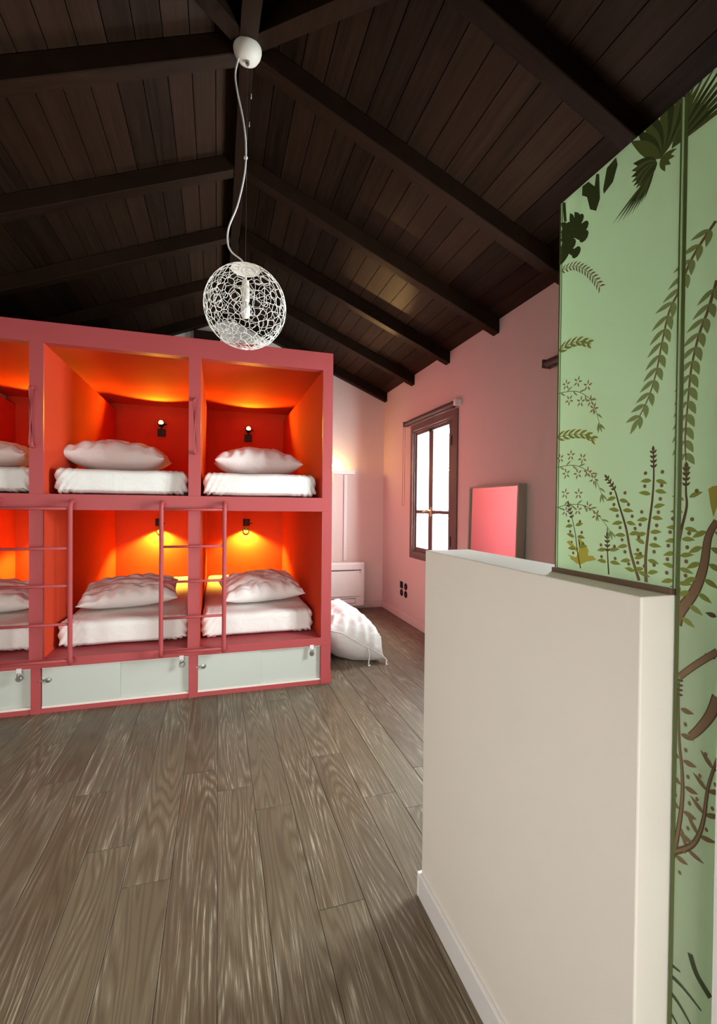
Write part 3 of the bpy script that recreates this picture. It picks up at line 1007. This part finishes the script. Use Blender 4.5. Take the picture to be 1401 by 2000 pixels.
# ================================================================== printed glass
GX = 0.740
PRINT = {
 'branch_a':[(0.5226,1.7704),(0.5482,1.745),(0.5654,1.7215),(0.5804,1.6879),(0.5977,1.6597),(0.6108,1.6062),(0.6202,1.5607),(0.6345,1.5206),(0.6542,1.4869)],
 'branch_b':[(0.5192,1.6773),(0.5315,1.6368),(0.5455,1.6018),(0.557,1.5509),(0.5612,1.5017),(0.5651,1.4392),(0.5631,1.4009)],
 'spray1':[(0.8672,1.5813),(0.836,1.5792),(0.8041,1.5717),(0.7739,1.5518),(0.7572,1.5291),(0.7438,1.4922)],
 'fl1':[(0.8386,1.5952),(0.8046,1.5932),(0.7765,1.578),(0.8286,1.5589),(0.795,1.5483),(0.7676,1.544),(0.7591,1.5264)],
 'spray2':[(0.866,1.4131),(0.8278,1.4152),(0.8008,1.4113),(0.7707,1.3977),(0.7521,1.3807),(0.7358,1.3504)],
 'fl2':[(0.8214,1.4365),(0.7881,1.4266),(0.8542,1.433),(0.8344,1.397),(0.8004,1.3948),(0.7728,1.3962),(0.7561,1.3809)],
 'spray3':[(0.869,1.3201),(0.8353,1.3271),(0.7947,1.3288),(0.765,1.3208),(0.7407,1.3054),(0.7136,1.2773)],
 'fl3':[(0.8367,1.3528),(0.7973,1.3518),(0.835,1.3135),(0.7988,1.3173),(0.7712,1.324),(0.7486,1.3068)],
 'fern1':[(0.8668,1.6773),(0.8335,1.6818),(0.802,1.6779),(0.7688,1.6619)],
 'fern2':[(0.8685,1.4818),(0.8247,1.4824),(0.7849,1.4765),(0.7526,1.4598)],
 'sprig':[(0.8609,1.8578),(0.8233,1.8495),(0.7922,1.8276),(0.7668,1.7994),(0.7484,1.772)],
 's1':[(0.7224,1.3806),(0.7043,1.3571),(0.693,1.3272),(0.6766,1.2836),(0.6656,1.2382),(0.6467,1.1893)],
 's2':[(0.6228,1.4228),(0.6211,1.379),(0.6232,1.3355),(0.6298,1.2831),(0.6343,1.2302),(0.6325,1.1888)],
 's3':[(0.5621,1.3881),(0.5621,1.3501),(0.5604,1.3248),(0.5688,1.2863),(0.5747,1.2473),(0.5772,1.1821)],
 's4':[(0.72,1.2647),(0.7186,1.2328),(0.7148,1.1907)],
 's5':[(0.825,1.3271),(0.8067,1.2739),(0.7978,1.2282),(0.7884,1.1931)],
 'trunk1':[(0.5122,1.3035),(0.5249,1.2765),(0.5312,1.2296),(0.5451,1.1879),(0.5688,1.1489),(0.5756,1.1279)],
 'bird1':[(0.8303,1.2456),(0.8224,1.2501),(0.7997,1.2353),(0.7922,1.2347),(0.7907,1.2462),(0.7968,1.2571),(0.7884,1.2539),(0.7736,1.2426),(0.767,1.2333),(0.7684,1.2221),(0.7558,1.2234),(0.7465,1.216),(0.7618,1.2118),(0.7713,1.2095),(0.789,1.2011),(0.8007,1.2022),(0.8253,1.2187),(0.801,1.2148),(0.796,1.2204),(0.8012,1.2275)],
 'bird2':[(0.5263,1.3531),(0.5201,1.3569),(0.5117,1.3581),(0.5112,1.3288),(0.5177,1.3089),(0.5227,1.3289)],
 'palmc':[(0.6187,1.9354)],
 'palm':[(0.6258,1.9996),(0.6113,2.0015),(0.5973,2.0006),(0.5893,2.0069),(0.5799,2.0067),(0.5814,1.9443),(0.6596,2.0039),(0.6858,2.0008),(0.7064,1.9894),(0.7094,1.965),(0.6844,1.9278),(0.7262,1.895),(0.6705,1.9017),(0.6389,1.9006),(0.6268,1.898),(0.5953,1.8978),(0.5821,1.9116)],
 'palm2':[(0.5253,2.0034),(0.5312,1.9873),(0.5246,1.9626),(0.5242,1.9433),(0.5237,1.9193),(0.5419,1.9239),(0.5538,1.9085)],
 'palm2c':[(0.5747,1.9392)],
 'drip':[(0.8003,2.0072),(0.7834,2.0056),(0.7666,1.985),(0.7631,2.0077),(0.7551,2.0022),(0.752,1.9506),(0.7615,1.9316),(0.778,1.9448),(0.7869,1.976),(0.8007,1.9881)],
 'drip2':[(0.7446,1.9643),(0.7358,2.0012),(0.7139,2.0066),(0.7099,1.989),(0.7202,1.9633),(0.7424,1.9537)],
 'cluster':[(0.8437,1.9445),(0.8253,1.9439),(0.8075,1.94),(0.7941,1.9176),(0.7937,1.8979),(0.8248,1.9203),(0.848,1.9265),(0.8289,1.8992),(0.8149,1.8751),(0.8475,1.899),(0.8566,1.8832),(0.8483,1.9369),(0.8092,1.9148)],
 'edgeblade':[(0.8593,2.0102),(0.8497,2.0042),(0.845,1.9588),(0.8536,1.9638)],
 'trunk2':[(0.5073,1.1016),(0.5363,1.0741),(0.5568,1.0525),(0.5675,1.0401)],
 'trunk3':[(0.506,1.0306),(0.5169,0.998),(0.5342,0.9676),(0.5474,0.9498)],
 's6':[(0.5675,1.038),(0.5678,0.9949),(0.5654,0.9314),(0.5603,0.8912),(0.5584,0.8495),(0.5619,0.8044),(0.5708,0.7463),(0.581,0.7057)],
 's7':[(0.5719,0.7422),(0.5471,0.7677),(0.533,0.7925),(0.5236,0.8298),(0.5177,0.8844),(0.5043,0.9381)],
 'blade1':[(0.5838,0.5485),(0.5698,0.5494),(0.5567,0.5522)],
 'blade2':[(0.585,0.5289),(0.5538,0.5307),(0.5215,0.5241)],
 'blade3':[(0.5845,0.5023),(0.5602,0.4978),(0.5378,0.4836)],
 'blade4':[(0.5815,0.4682),(0.5696,0.4654),(0.5595,0.4598)],
 'blade5':[(0.5411,0.5977),(0.5302,0.5747),(0.5082,0.559)],
 'seam':[(0.5773,2.0096),(0.5763,1.6587),(0.5788,1.3246),(0.5815,1.1813)],
 'left':[(0.8594,2.0119),(0.8632,1.661),(0.868,1.429),(0.8728,1.1877)],
}
OFF1, OFF2 = GX - 0.0005, GX - 0.0009
SEAM_Y, LEFT_Y, END_Y, GTOP = 0.5785, 0.866, 0.4815, 2.011


class Printer:
    """flat print: polygons on the face of the glass, sorted by colour and by panel"""

    def __init__(self):
        self.d = {}
        self.count = 0

    def poly(self, pts, colour, layer=0):
        # clip to each panel in y
        for panel, (y0, y1, z0, z1) in (('A', (SEAM_Y + .0015, LEFT_Y - .001, 1.188, GTOP - .001)), ('B', (END_Y + .0005, SEAM_Y - .0025, 0.006, GTOP - .001))):
            q = [tuple(p) for p in pts]
            for ax, lim, keep_gt in ((0, y0, True), (0, y1, False), (1, z0, True), (1, z1, False)):
                out = []
                for i in range(len(q)):
                    a, b = q[i], q[(i + 1) % len(q)]
                    ia = a[ax] >= lim if keep_gt else a[ax] <= lim
                    ib = b[ax] >= lim if keep_gt else b[ax] <= lim
                    if ia: out.append(a)
                    if ia != ib:
                        t = (lim - a[ax]) / (b[ax] - a[ax])
                        out.append((a[0] + (b[0] - a[0]) * t, a[1] + (b[1] - a[1]) * t))
                q = out
                if len(q) < 3: break
            if len(q) >= 3:
                self.count += 1
                self.d.setdefault((panel, colour), []).append((q, layer + (self.count % 60) * 0.015))

    def leaf(self, base, ang, length, width, colour, bend=0.0, layer=0):
        """ang measured in the print as seen from the room: 0 = to the right (towards -y), 90 = up"""
        L, R_ = [], []
        n = 7
        p = Vector((base[0], base[1])); 
        for i in range(n + 1):
            t = i / n
            aa = ang + bend * t
            w = width / 2 * (sin(pi * min(1, t ** 0.8))) if 0 < i < n else 0
            dirv = Vector((-cos(aa), sin(aa))); nv = Vector((sin(aa), cos(aa)))
            L.append(p + nv * w); 
            if 0 < i < n: R_.append(p - nv * w)
            p = p + dirv * (length / n)
        self.poly(L + R_[::-1], colour, layer)

    def dot(self, c, r, colour, layer=0, sx=1.0):
        self.poly([(c[0] + r * sx * cos(2 * pi * k / 10), c[1] + r * sin(2 * pi * k / 10)) for k in range(10)], colour, layer)

    def stroke(self, pts, w0, w1, colour, layer=0):
        P = smoothpts([(a, b, 0) for a, b in pts], 5)
        n = len(P)
        rows = []
        for i in range(n - 1):
            a, b = P[max(i - 1, 0)] * 0 + P[i], P[i + 1]
            t = (b - a).normalized(); nv = Vector((-t.y, t.x, 0))
            wa = (w0 + (w1 - w0) * i / (n - 1)) / 2; wb = (w0 + (w1 - w0) * (i + 1) / (n - 1)) / 2
            rows.append(((a + nv * wa).to_2d(), (a - nv * wa).to_2d()))
            if i == n - 2: rows.append(((b + nv * wb).to_2d(), (b - nv * wb).to_2d()))
        c0 = self.count
        for i in range(n - 1):
            self.count = c0
            self.poly([rows[i][0], rows[i + 1][0], rows[i + 1][1], rows[i][1]], colour, layer)


def along(pts, step, start=0.0):
    P = smoothpts([(a, b, 0) for a, b in pts], 8)
    acc, nxt, out = 0.0, start, []
    tot = sum((P[i + 1] - P[i]).length for i in range(len(P) - 1))
    for i in range(len(P) - 1):
        sg = P[i + 1] - P[i]
        while nxt <= acc + sg.length:
            t = (nxt - acc) / max(sg.length, 1e-9)
            q = P[i] + sg * t
            out.append(((q.x, q.y), atan2(sg.y, -sg.x), nxt / tot))
            nxt += step
        acc += sg.length
    return out


pr = Printer()
rp = random.Random(8)
# hanging branches with long paired leaves
for key, st, col in (('branch_a', 0.0215, 'leaf2'), ('branch_b', 0.0215, 'leaf2')):
    S = PRINT[key]
    pr.stroke(S, .0058, .0022, 'stem')
    for q, a, t in along(S, st, .012):
        for sgn in (1, -1):
            ln = (.036 if sgn < 0 else .029) * (1.0 - .25 * abs(t - .5))
            pr.leaf((q[0], q[1]), a + sgn * radians(40 if sgn > 0 else 50), ln, .0090 if sgn < 0 else .0115, col, bend=-sgn * .30)
    e = S[-1]; a = along(S, .01)[-1][1]
    pr.leaf(e, a, .032, .010, col)
# flower sprays
for sk, fk in (('spray1', 'fl1'), ('spray2', 'fl2'), ('spray3', 'fl3')):
    pr.stroke(PRINT[sk], .0016, .0010, 'stem')
    for i, (q, a, t) in enumerate(along(PRINT[sk], .019, .012)):
        sg = 1 if i % 2 else -1
        pr.leaf(q, a + sg * radians(38), .019, .0036, 'leaf2', bend=-.3 * sg)
    e = PRINT[sk][-1]
    for da in (-.5, 0, .5): pr.leaf(e, -1.25 + da, .020, .0042, 'leaf2')
    for c in PRINT[fk]:
        ph = rp.uniform(0, 1.2)
        for k in range(5):
            aa = ph + k * 2 * pi / 5
            pr.leaf((c[0] - cos(aa) * .0025, c[1] + sin(aa) * .0025), aa, .0105, .0040, 'petal')
for key in ('fern1', 'fern2'):
    pr.stroke(PRINT[key], .0018, .001, 'stem')
    for i, (q, a, t) in enumerate(along(PRINT[key], .0170, .004)):
        for sg in (1, -1): pr.leaf(q, a + sg * radians(34), .027 * (1.05 - .35 * t), .0058, 'leaf', bend=-.45 * sg)
    e = PRINT[key][-1]; pr.leaf(PRINT[key][-2], along(PRINT[key], .01)[-1][1] + .2, .030, .0055, 'leaf', -.5)
pr.stroke(PRINT['sprig'], .0016, .001, 'petal')
for i, (q, a, t) in enumerate(along(PRINT['sprig'], .011, .004)):
    for sg in (1, -1): pr.leaf(q, a + sg * radians(50), .015, .0036, 'stem', bend=-.4 * sg)
# upright stems with leaves, berries and a bud spike
for key, w0, w1 in (('s1', .0022, .0060), ('s2', .0026, .0062), ('s3', .0026, .0070), ('s4', .002, .0035), ('s5', .0015, .0032)):
    S = PRINT[key]
    pr.stroke(S, w0, w1, 'outline')
    if key in ('s1', 's2', 's3'): pr.stroke(S[-3:], w1 * .30, w1 * .55, 'trunk', 1)
    tot = sum((Vector(S[i + 1]) - Vector(S[i])).length for i in range(len(S) - 1))
    A = along(S, .0235, .050 if tot > .1 else .030)
    for i, (q, a, t) in enumerate(A):
        for sg in (1, -1):
            out = 0.0 if sg > 0 else pi
            if (i + (sg > 0)) % 3 == 2 and rp.random() < .3: continue
            pr.leaf((q[0] - sg * .004, q[1] + rp.uniform(-.004, .004)), out + sg * rp.uniform(-.15, .5), rp.uniform(.021, .026), .0080, 'leaf', bend=-sg * .35)
            pr.dot((q[0] - sg * .0165, q[1] + .0125), .0035, 'stem')
    q0, a0, _ = along(S, .01)[0]
    for k in range(4):
        q, a, _ = along(S, .0085, .003)[k]
        for sg in (1, -1): pr.leaf(q, a + pi + sg * -.9, .009, .0042, 'outline')
    pr.leaf(S[0], a0 + pi, .011, .0055, 'outline')
# thick branches
for key, w0, w1 in (('trunk1', .010, .022), ('trunk2', .011, .0105), ('trunk3', .018, .011)):
    pr.stroke(PRINT[key], w0, w1, 'outline')
    pr.stroke(PRINT[key], w0 * .74, w1 * .78, 'trunk', 1)
pr.stroke([(0.5772, 1.19), (0.5772, 1.10)], .018, .012, 'trunk')
for q, a, t in along(PRINT['trunk1'], .026, .02):
    for sg in (1, -1):
        pr.leaf((q[0] - sg * .006, q[1]), (0 if sg > 0 else pi) - sg * .35, .026, .009, 'leaf', bend=-sg * .3)
for z in (1.155, 1.09): pr.leaf((.5095, z), pi * .96, .018, .008, 'outline')
for key, w0, w1 in (('s6', .002, .010), ('s7', .010, .004)):
    pr.stroke(PRINT[key], w0, w1, 'outline')
    pr.stroke(PRINT[key], w0 * .4, w1 * .55, 'trunk', 1)
for q, a, t in along(PRINT['s6'], .042, .05):
    for sg in (1, -1):
        pr.leaf((q[0] - sg * .003, q[1]), (0.05 if sg > 0 else pi - .45), .023, .009, 'stem')
        pr.dot((q[0] - sg * .012, q[1] - .022), .0036, 'stem', sx=.8)
for q, a, t in along(PRINT['s7'], .040, .03):
    for sg in (1, -1):
        pr.leaf((q[0], q[1]), a + sg * 1.0 + (pi if sg < 0 else 0) * 0, .030, .008, 'stem', bend=.1)
        pr.dot((q[0] - sg * .012, q[1] + .018), .0034, 'stem', sx=.8)
for k in range(4):
    q, a, t = along(PRINT['s6'], .008, .004)[k]
    for sg in (1, -1): pr.leaf(q, pi / 2 + sg * 1.2, .008, .004, 'outline')
# birds
pr.poly(PRINT['bird1'][:3] + PRINT['bird1'][15:], 'bird') if False else None
b1 = PRINT['bird1']
pr.poly([b1[0], b1[1], b1[2], b1[3], b1[19]], 'bird')
pr.poly([b1[5], b1[6], b1[7], b1[8], b1[9], b1[13], b1[3], b1[4]], 'bird')
pr.poly([b1[3], b1[9], b1[10], b1[11], b1[12], b1[13], b1[14], b1[15]], 'bird')
pr.poly([b1[16], b1[17], b1[3], b1[14], b1[15]], 'bird')
pr.poly(PRINT['bird2'], 'bird')
# dark palm crown at the top
pc = PRINT['palmc'][0]
for i in range(9):                                        # broad blades reaching up past the top edge
    d_ = 50 + 9.5 * i
    pr.leaf(pc, radians(d_), .100, .021, 'palm' if i % 2 else 'palm2', bend=.12 * (1 if i > 4 else -1))
for i in range(7):                                        # shorter blades to the left
    pr.leaf((pc[0] + .006, pc[1] - .004), radians(140 + 11 * i), .062 - .003 * i, .017, 'palm2' if i % 2 else 'palm', bend=.2)
for i in range(8):                                        # thin whiskers to the lower left
    pr.leaf((pc[0] + .012, pc[1] - .012), radians(203 + 5.5 * i), .100 - .008 * i, .0055, 'palm' if i % 3 else 'palm2', bend=.12)
for i in range(4):
    pr.leaf(pc, radians(285 + 22 * i), .030, .010, 'palm2', bend=.1)
for i in range(9):                                        # long fronds across the second panel
    pr.leaf((pc[0] - .020, pc[1] + .002), radians(4 + 8 * i), .150 - .006 * i, .0085, 'palm' if i % 2 else 'palm2', bend=-.22)
pr.poly(PRINT['drip'][:3] + [PRINT['drip'][6], PRINT['drip'][7]] + PRINT['drip'][8:], 'palm')
pr.poly([PRINT['drip'][2]] + PRINT['drip'][3:7], 'palm')
pr.poly(PRINT['drip2'], 'palm')
for i, c in enumerate(PRINT['cluster']):
    pr.dot(c, .0115, 'palm', sx=1.15)
    pr.leaf(c, 2.3 + .4 * sin(i * 5), .030, .013, 'palm')
for i in range(5): pr.leaf((.866, 1.872 + .018 * i), .5 - .1 * i, .045, .013, 'palm')
pr.poly(PRINT['edgeblade'], 'palm')
# blades of grass low down
for key, w in (('blade1', .008), ('blade2', .0085), ('blade3', .010), ('blade4', .009), ('blade5', .009)):
    P_ = PRINT[key]
    pr.stroke(P_, w, w * .35 if key != 'blade5' else w * 1.3, 'palm')

MATS = {'leaf': M_LEAF, 'leaf2': M_LEAF2, 'stem': M_STEM, 'petal': M_PETAL, 'bird': M_BIRD, 'palm': M_PALM, 'palm2': M_PALM2, 'trunk': M_TRUNK, 'outline': M_OUTLINE}
NAMES = {'leaf': 'olive_leaf_print', 'leaf2': 'sage_leaf_print', 'stem': 'brown_stem_print', 'petal': 'petal_print', 'bird': 'bird_print', 'palm': 'palm_print', 'palm2': 'pale_palm_print', 'trunk': 'branch_print', 'outline': 'dark_stem_print'}

gA = thing('glass_panel', 'green frosted glass panel printed with plants and a bird, standing on the half-height wall', 'glass panel', (GX + .01, .72, HH), 'printed green glass panels')
gB = thing('glass_panel', 'narrow strip of green printed glass reaching the floor past the half-height wall', 'glass panel', (GX + .01, .53, 0), 'printed green glass panels')
new_obj('glass_sheet', B(GX, GX + .02, SEAM_Y + .0015, LEFT_Y, HH + .0105, GTOP, bev=.001), M_GREEN, gA)
new_obj('glass_sheet', B(GX, GX + .02, END_Y, SEAM_Y - .0025, 0.002, GTOP, bev=.001), M_GREEN, gB)
new_obj('base_channel', B(GX - .006, GX + .026, SEAM_Y + .0022, LEFT_Y + .004, HH + .0002, HH + .0103, bev=.0008), M_BRONZE, gA)
for o_, y0, y1, z0 in ((gA, LEFT_Y - .0032, LEFT_Y - .0004, HH + .011), (gA, LEFT_Y - .0085, LEFT_Y - .0072, HH + .011), (gA, SEAM_Y + .0018, SEAM_Y + .0040, HH + .011), (gB, SEAM_Y - .0085, SEAM_Y - .0028, .003)):
    new_obj('glass_edge', B(GX - .0012, GX - .0001, y0, y1, z0, GTOP - .001), M_EDGE, o_)
for (panel, colour), polys in pr.d.items():
    bm = bmesh.new()
    for q, layer in polys:
        x = OFF1 - .0003 * layer
        vs = [bm.verts.new((x, a, b)) for a, b in q]
        try: bm.faces.new(vs)
        except ValueError: pass
    bmesh.ops.triangulate(bm, faces=list(bm.faces))
    for f in bm.faces:
        f.normal_update()
        if f.normal.x > 0: f.normal_flip()
    me_o = new_obj(NAMES[colour], bm, MATS[colour], gA if panel == 'A' else gB)
    me_o['kind'] = 'stuff'

# ================================================================== smaller things
# leaning mirror
mir = thing('leaning_mirror', 'framed mirror leaning on the pink wall beside the window, reflecting coral', 'mirror', (2.03, 3.06, 0))
MY0, MY1, MZ = 2.733, 3.392, 1.492
tilt = 0.035
bmf = bmesh.new()
for y0, y1, z0, z1 in ((MY0, MY0 + .014, 0, MZ), (MY1 - .014, MY1, 0, MZ), (MY0 + .014, MY1 - .014, MZ - .014, MZ), (MY0 + .014, MY1 - .014, 0, .014)):
    box(bmf, 0, .066, y0, y1, z0, z1, bev=.001)
bmg = B(.012, .020, MY0 + .013, MY1 - .013, .013, MZ - .013)
bmb = B(.048, .054, MY0 + .013, MY1 - .013, .013, MZ - .013)
for bm in (bmf, bmg, bmb):
    for v in bm.verts:
        v.co = Vector((XW - .069 - tilt * (1 - v.co.z / MZ) * 1.0 + v.co.x, v.co.y, v.co.z + 0.0012))
new_obj('frame', bmf, M_MFRAME, mir)
new_obj('mirror_glass', bmg, M_MIRROR, mir)
new_obj('back_board', bmb, M_MFRAME, mir)

# roller blinds over the windows
for s, lab in ((0.0, 'dark brown roller blind rolled up above the mauve window'), (-2.34, 'end of a dark roller blind showing beside the green glass')):
    bl = thing('roller_blind', lab, 'blind', (XW, 4.25 + s, 2.26), 'roller blinds')
    bm = bmesh.new()
    tube(bm, [(XW - .040, 3.690 + s, 2.262), (XW - .040, 4.838 + s, 2.262)], .026, 18)
    new_obj('roller', bm, M_BLIND, bl, smooth=False)
    new_obj('bottom_bar', B(XW - .048, XW - .030, 3.72 + s, 4.80 + s, 2.2235, 2.238, bev=.003), M_BLIND, bl)
    new_obj('wall_bracket', B(XW - .068, XW - .0005, 3.655 + s, 3.688 + s, 2.235, 2.290, bev=.004), M_WHITE, bl)
    new_obj('wall_bracket', B(XW - .068, XW - .0005, 4.840 + s, 4.856 + s, 2.235, 2.290, bev=.004), M_BLIND, bl)
    bm = bmesh.new()
    ch = [(XW - .036, 4.866 + s, 2.27), (XW - .036, 4.866 + s, 1.345), (XW - .040, 4.872 + s, 1.332), (XW - .050, 4.878 + s, 1.332), (XW - .054, 4.884 + s, 1.345), (XW - .054, 4.868 + s, 2.27)]
    tube(bm, ch, .0017, 6)
    if s == 0.0: new_obj('pull_chain', bm, M_BLIND, bl)

# open shutters outside the windows
for s, lab in ((0.0, 'white louvred shutter standing open outside the far window'), (-2.34, 'white louvred shutter standing open outside the window behind the green glass')):
    sh = thing('window_shutter', lab, 'shutter', (2.40, 4.70 + s, 1.5), 'open white shutters')
    y0, y1 = 4.715 + s, 4.755 + s
    bm = bmesh.new()
    for xa, xb, za, zc in ((2.345, 2.395, .80, 2.16), (2.765, 2.815, .80, 2.16), (2.395, 2.765, 2.10, 2.16), (2.395, 2.765, .80, .86), (2.395, 2.765, 1.24, 1.30)):
        box(bm, xa, xb, y0, y1, za, zc)
    new_obj('shutter_frame', bm, M_SHUTTER, sh)
    z = .88
    while z < 2.09:
        if not 1.21 < z < 1.31:
            bm = bmesh.new()
            hexa(bm, [(2.396, y0 + .004, z), (2.764, y0 + .004, z), (2.764, y0 + .010, z - .004), (2.396, y0 + .010, z - .004),
                      (2.396, y1 - .010, z + .034), (2.764, y1 - .010, z + .034), (2.764, y1 - .004, z + .030), (2.396, y1 - .004, z + .030)])
            new_obj('slat', bm, M_SHUTTER, sh)
        z += .046

# wall sockets, two by two
for y, z, sq, lab in ((4.999, .400, True, 'square black wall switch plate, upper left of the four outlets'), (4.872, .397, False, 'round black wall socket, upper right of the four outlets'),
                      (4.996, .309, False, 'round black wall socket, lower left of the four outlets'), (4.872, .308, False, 'round black wall socket, lower right of the four outlets')):
    t = thing('wall_socket', lab, 'socket', (XW, y, z), 'black outlets on the pink wall')
    bm = bmesh.new()
    if sq:
        box(bm, XW - .008, XW - .0004, y - .042, y + .042, z - .040, z + .040, bev=.003)
    else:
        lathe(bm, [(0, -.0004), (.040, -.0004), (.040, -.006), (.036, -.008), (.030, -.008), (.028, -.004), (0, -.004)], (XW, y, z), 'X', 24)
    new_obj('plate', bm, M_BLACK, t)
    bm = bmesh.new()
    if sq:
        box(bm, XW - .011, XW - .0081, y - .026, y + .026, z - .026, z + .026, bev=.001)
        new_obj('rocker', bm, M_BLACK, t)
    else:
        for k in (-1, 1): lathe(bm, [(0, -.0042), (.003, -.0042), (.003, -.0050), (0, -.0050)], (XW, y + k * .0095, z), 'X', 8)
        new_obj('pin_hole', bm, M_STEEL, t)

# wall light on the back wall with its cable cover
wl = thing('wall_light', 'slim white wall light glowing upwards on the back wall beside the bunks', 'wall lamp', (1.56, YB, 1.755))
bm = bmesh.new()
wx0, wx1, wy0, wy1, wz0, wz1 = 1.40, 1.672, YB - .075, YB - .0005, 1.728, 1.778
for a in ((wx0, wx1, wy0, wy0 + .008, wz0, wz1), (wx0, wx0 + .008, wy0 + .008, wy1, wz0, wz1), (wx1 - .008, wx1, wy0 + .008, wy1, wz0, wz1), (wx0 + .008, wx1 - .008, wy0 + .008, wy1, wz0, wz0 + .008), (wx0 + .008, wx1 - .008, wy1 - .006, wy1, wz0 + .008, wz1)):
    box(bm, *a)
new_obj('housing', bm, M_WHITE, wl)
bm = bmesh.new()
tube(bm, [(1.42, YB - .038, 1.752), (1.50, YB - .038, 1.752)], .009, 10)
new_obj('bulb', bm, M_WALLGLOW, wl)
lamp('wall_light_glow', 'POINT', (1.405 - 1.56, -.045, .055), 10.0, (1.0, 0.55, 0.14), .03, None, wl)
lamp('ceiling_patch_spot', 'SPOT', (1.50 - 1.56, -.040, .03), 190, (1.0, 0.60, 0.22), .02, (-.25, -2.07, 1.36), wl, 17, .8)  # added spot, aimed to make the warm patch on the ceiling boards
o = new_obj('cable_cover', B(1.545, 1.588, YB - .018, YB - .0004, .625, 1.727, bev=.003), M_SKIRT)
tag(o, 'flat pale cable cover running down the wall below the wall light', 'cable cover')

# floor-standing fan coil unit
fc = thing('fan_coil_unit', 'white floor-standing fan coil unit on the back wall', 'air conditioner', (1.50, YB, 0.05))
fx0, fx1, fy0, fz0, fz1 = 1.13, 1.800, YB - .165, .050, .612
bm = bmesh.new()
box(bm, fx0, fx1, fy0 + .03, YB - .0125, fz0, fz1, bev=.02)
new_obj('casing', bm, M_WHITE, fc, smooth=False)
new_obj('front_panel', B(fx0 + .012, fx1 - .055, fy0 + .012, fy0 + .032, .185, .505, bev=.006), M_WHITE, fc)
new_obj('upper_cover', B(fx0 + .006, fx1 - .050, fy0 + .010, fy0 + .045, .517, .604, bev=.012), M_WHITE, fc)
new_obj('outlet_flap', B(fx0 + .03, fx1 - .13, fy0 + .018, fy0 + .0305, .098, .150, bev=.004), M_WHITE, fc)
new_obj('outlet_slot', B(fx0 + .024, fx1 - .124, fy0 + .0285, fy0 + .0302, .092, .156), M_BLACK, fc)
new_obj('air_slot', B(fx0 + .02, fx1 - .052, fy0 + .026, fy0 + .0302, .507, .5165), M_BLACK, fc)
bm = bmesh.new(); lathe(bm, [(0, 0), (.006, 0), (.006, -.003), (0, -.003)], (fx1 - .075, fy0 + .0117, .486), 'Y', 10)
new_obj('status_lamp', bm, M_BLACK, fc)

# big white cushion slumped between the floor and the side of the bunks
cu = thing('floor_cushion', 'large white cushion with tie strings slumped on the floor against the bunk side', 'cushion', (1.06, 3.98, 0))
CR = 0.50
cb = pillow_bm(0.58, 0.86, 0.44, 21.0, 60, 1.5, 0.5)
place(cb, (0.0, CR, 0.06), (1.045, 4.02, 0.2), -0.05)
mnx = min(v.co.x for v in cb.verts)
for v in cb.verts:
    v.co.x += 0.800 - mnx
    v.co.x = max(v.co.x, 0.8285 + 0.1 * max(0, 0.8285 - v.co.x) * 0)
    v.co.z = max(v.co.z, 0.002)
allv = [v.co.copy() for v in cb.verts]
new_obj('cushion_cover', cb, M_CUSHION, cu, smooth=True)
# seam cord along the near edge and the tie strings: rim vertices of the near end, sorted across
tgtdir = Matrix.Rotation(0.06, 3, 'Z') @ Vector((0, -1, 0))
rim = []
for k in range(25):
    x = 0.83 + (max(p.x for p in allv) - 0.83) * k / 24
    cand = [p for p in allv if abs(p.x - x) < 0.02]
    if cand: rim.append(min(cand, key=lambda p: p.dot(-tgtdir)))
rim = [Vector((q.x, q.y - .003, max(q.z, .006))) for q in rim]
rim = [sum((rim[max(0, min(len(rim) - 1, i + j))] for j in (-1, 0, 1)), Vector()) / 3 for i in range(len(rim))]
bm = tube(bmesh.new(), rim, .0045, 6)
new_obj('seam_piping', bm, M_CUSHION, cu, smooth=True)
for idx, sd in ((int(len(rim) * .66), 1), (int(len(rim) * .93), 2)):
    q = rim[idx]
    e = Vector((q.x + .004, q.y - .055, .007))
    bm = tube(bmesh.new(), smoothpts([tuple(q), (q.x + .012, q.y - .018, max(.012, q.z * .6)), (q.x - .002, q.y - .04, .010), tuple(e), (e.x - .018, e.y - .012, .007)], 5), .006, 7)
    new_obj('tie_string', bm, M_CUSHION, cu, smooth=True)
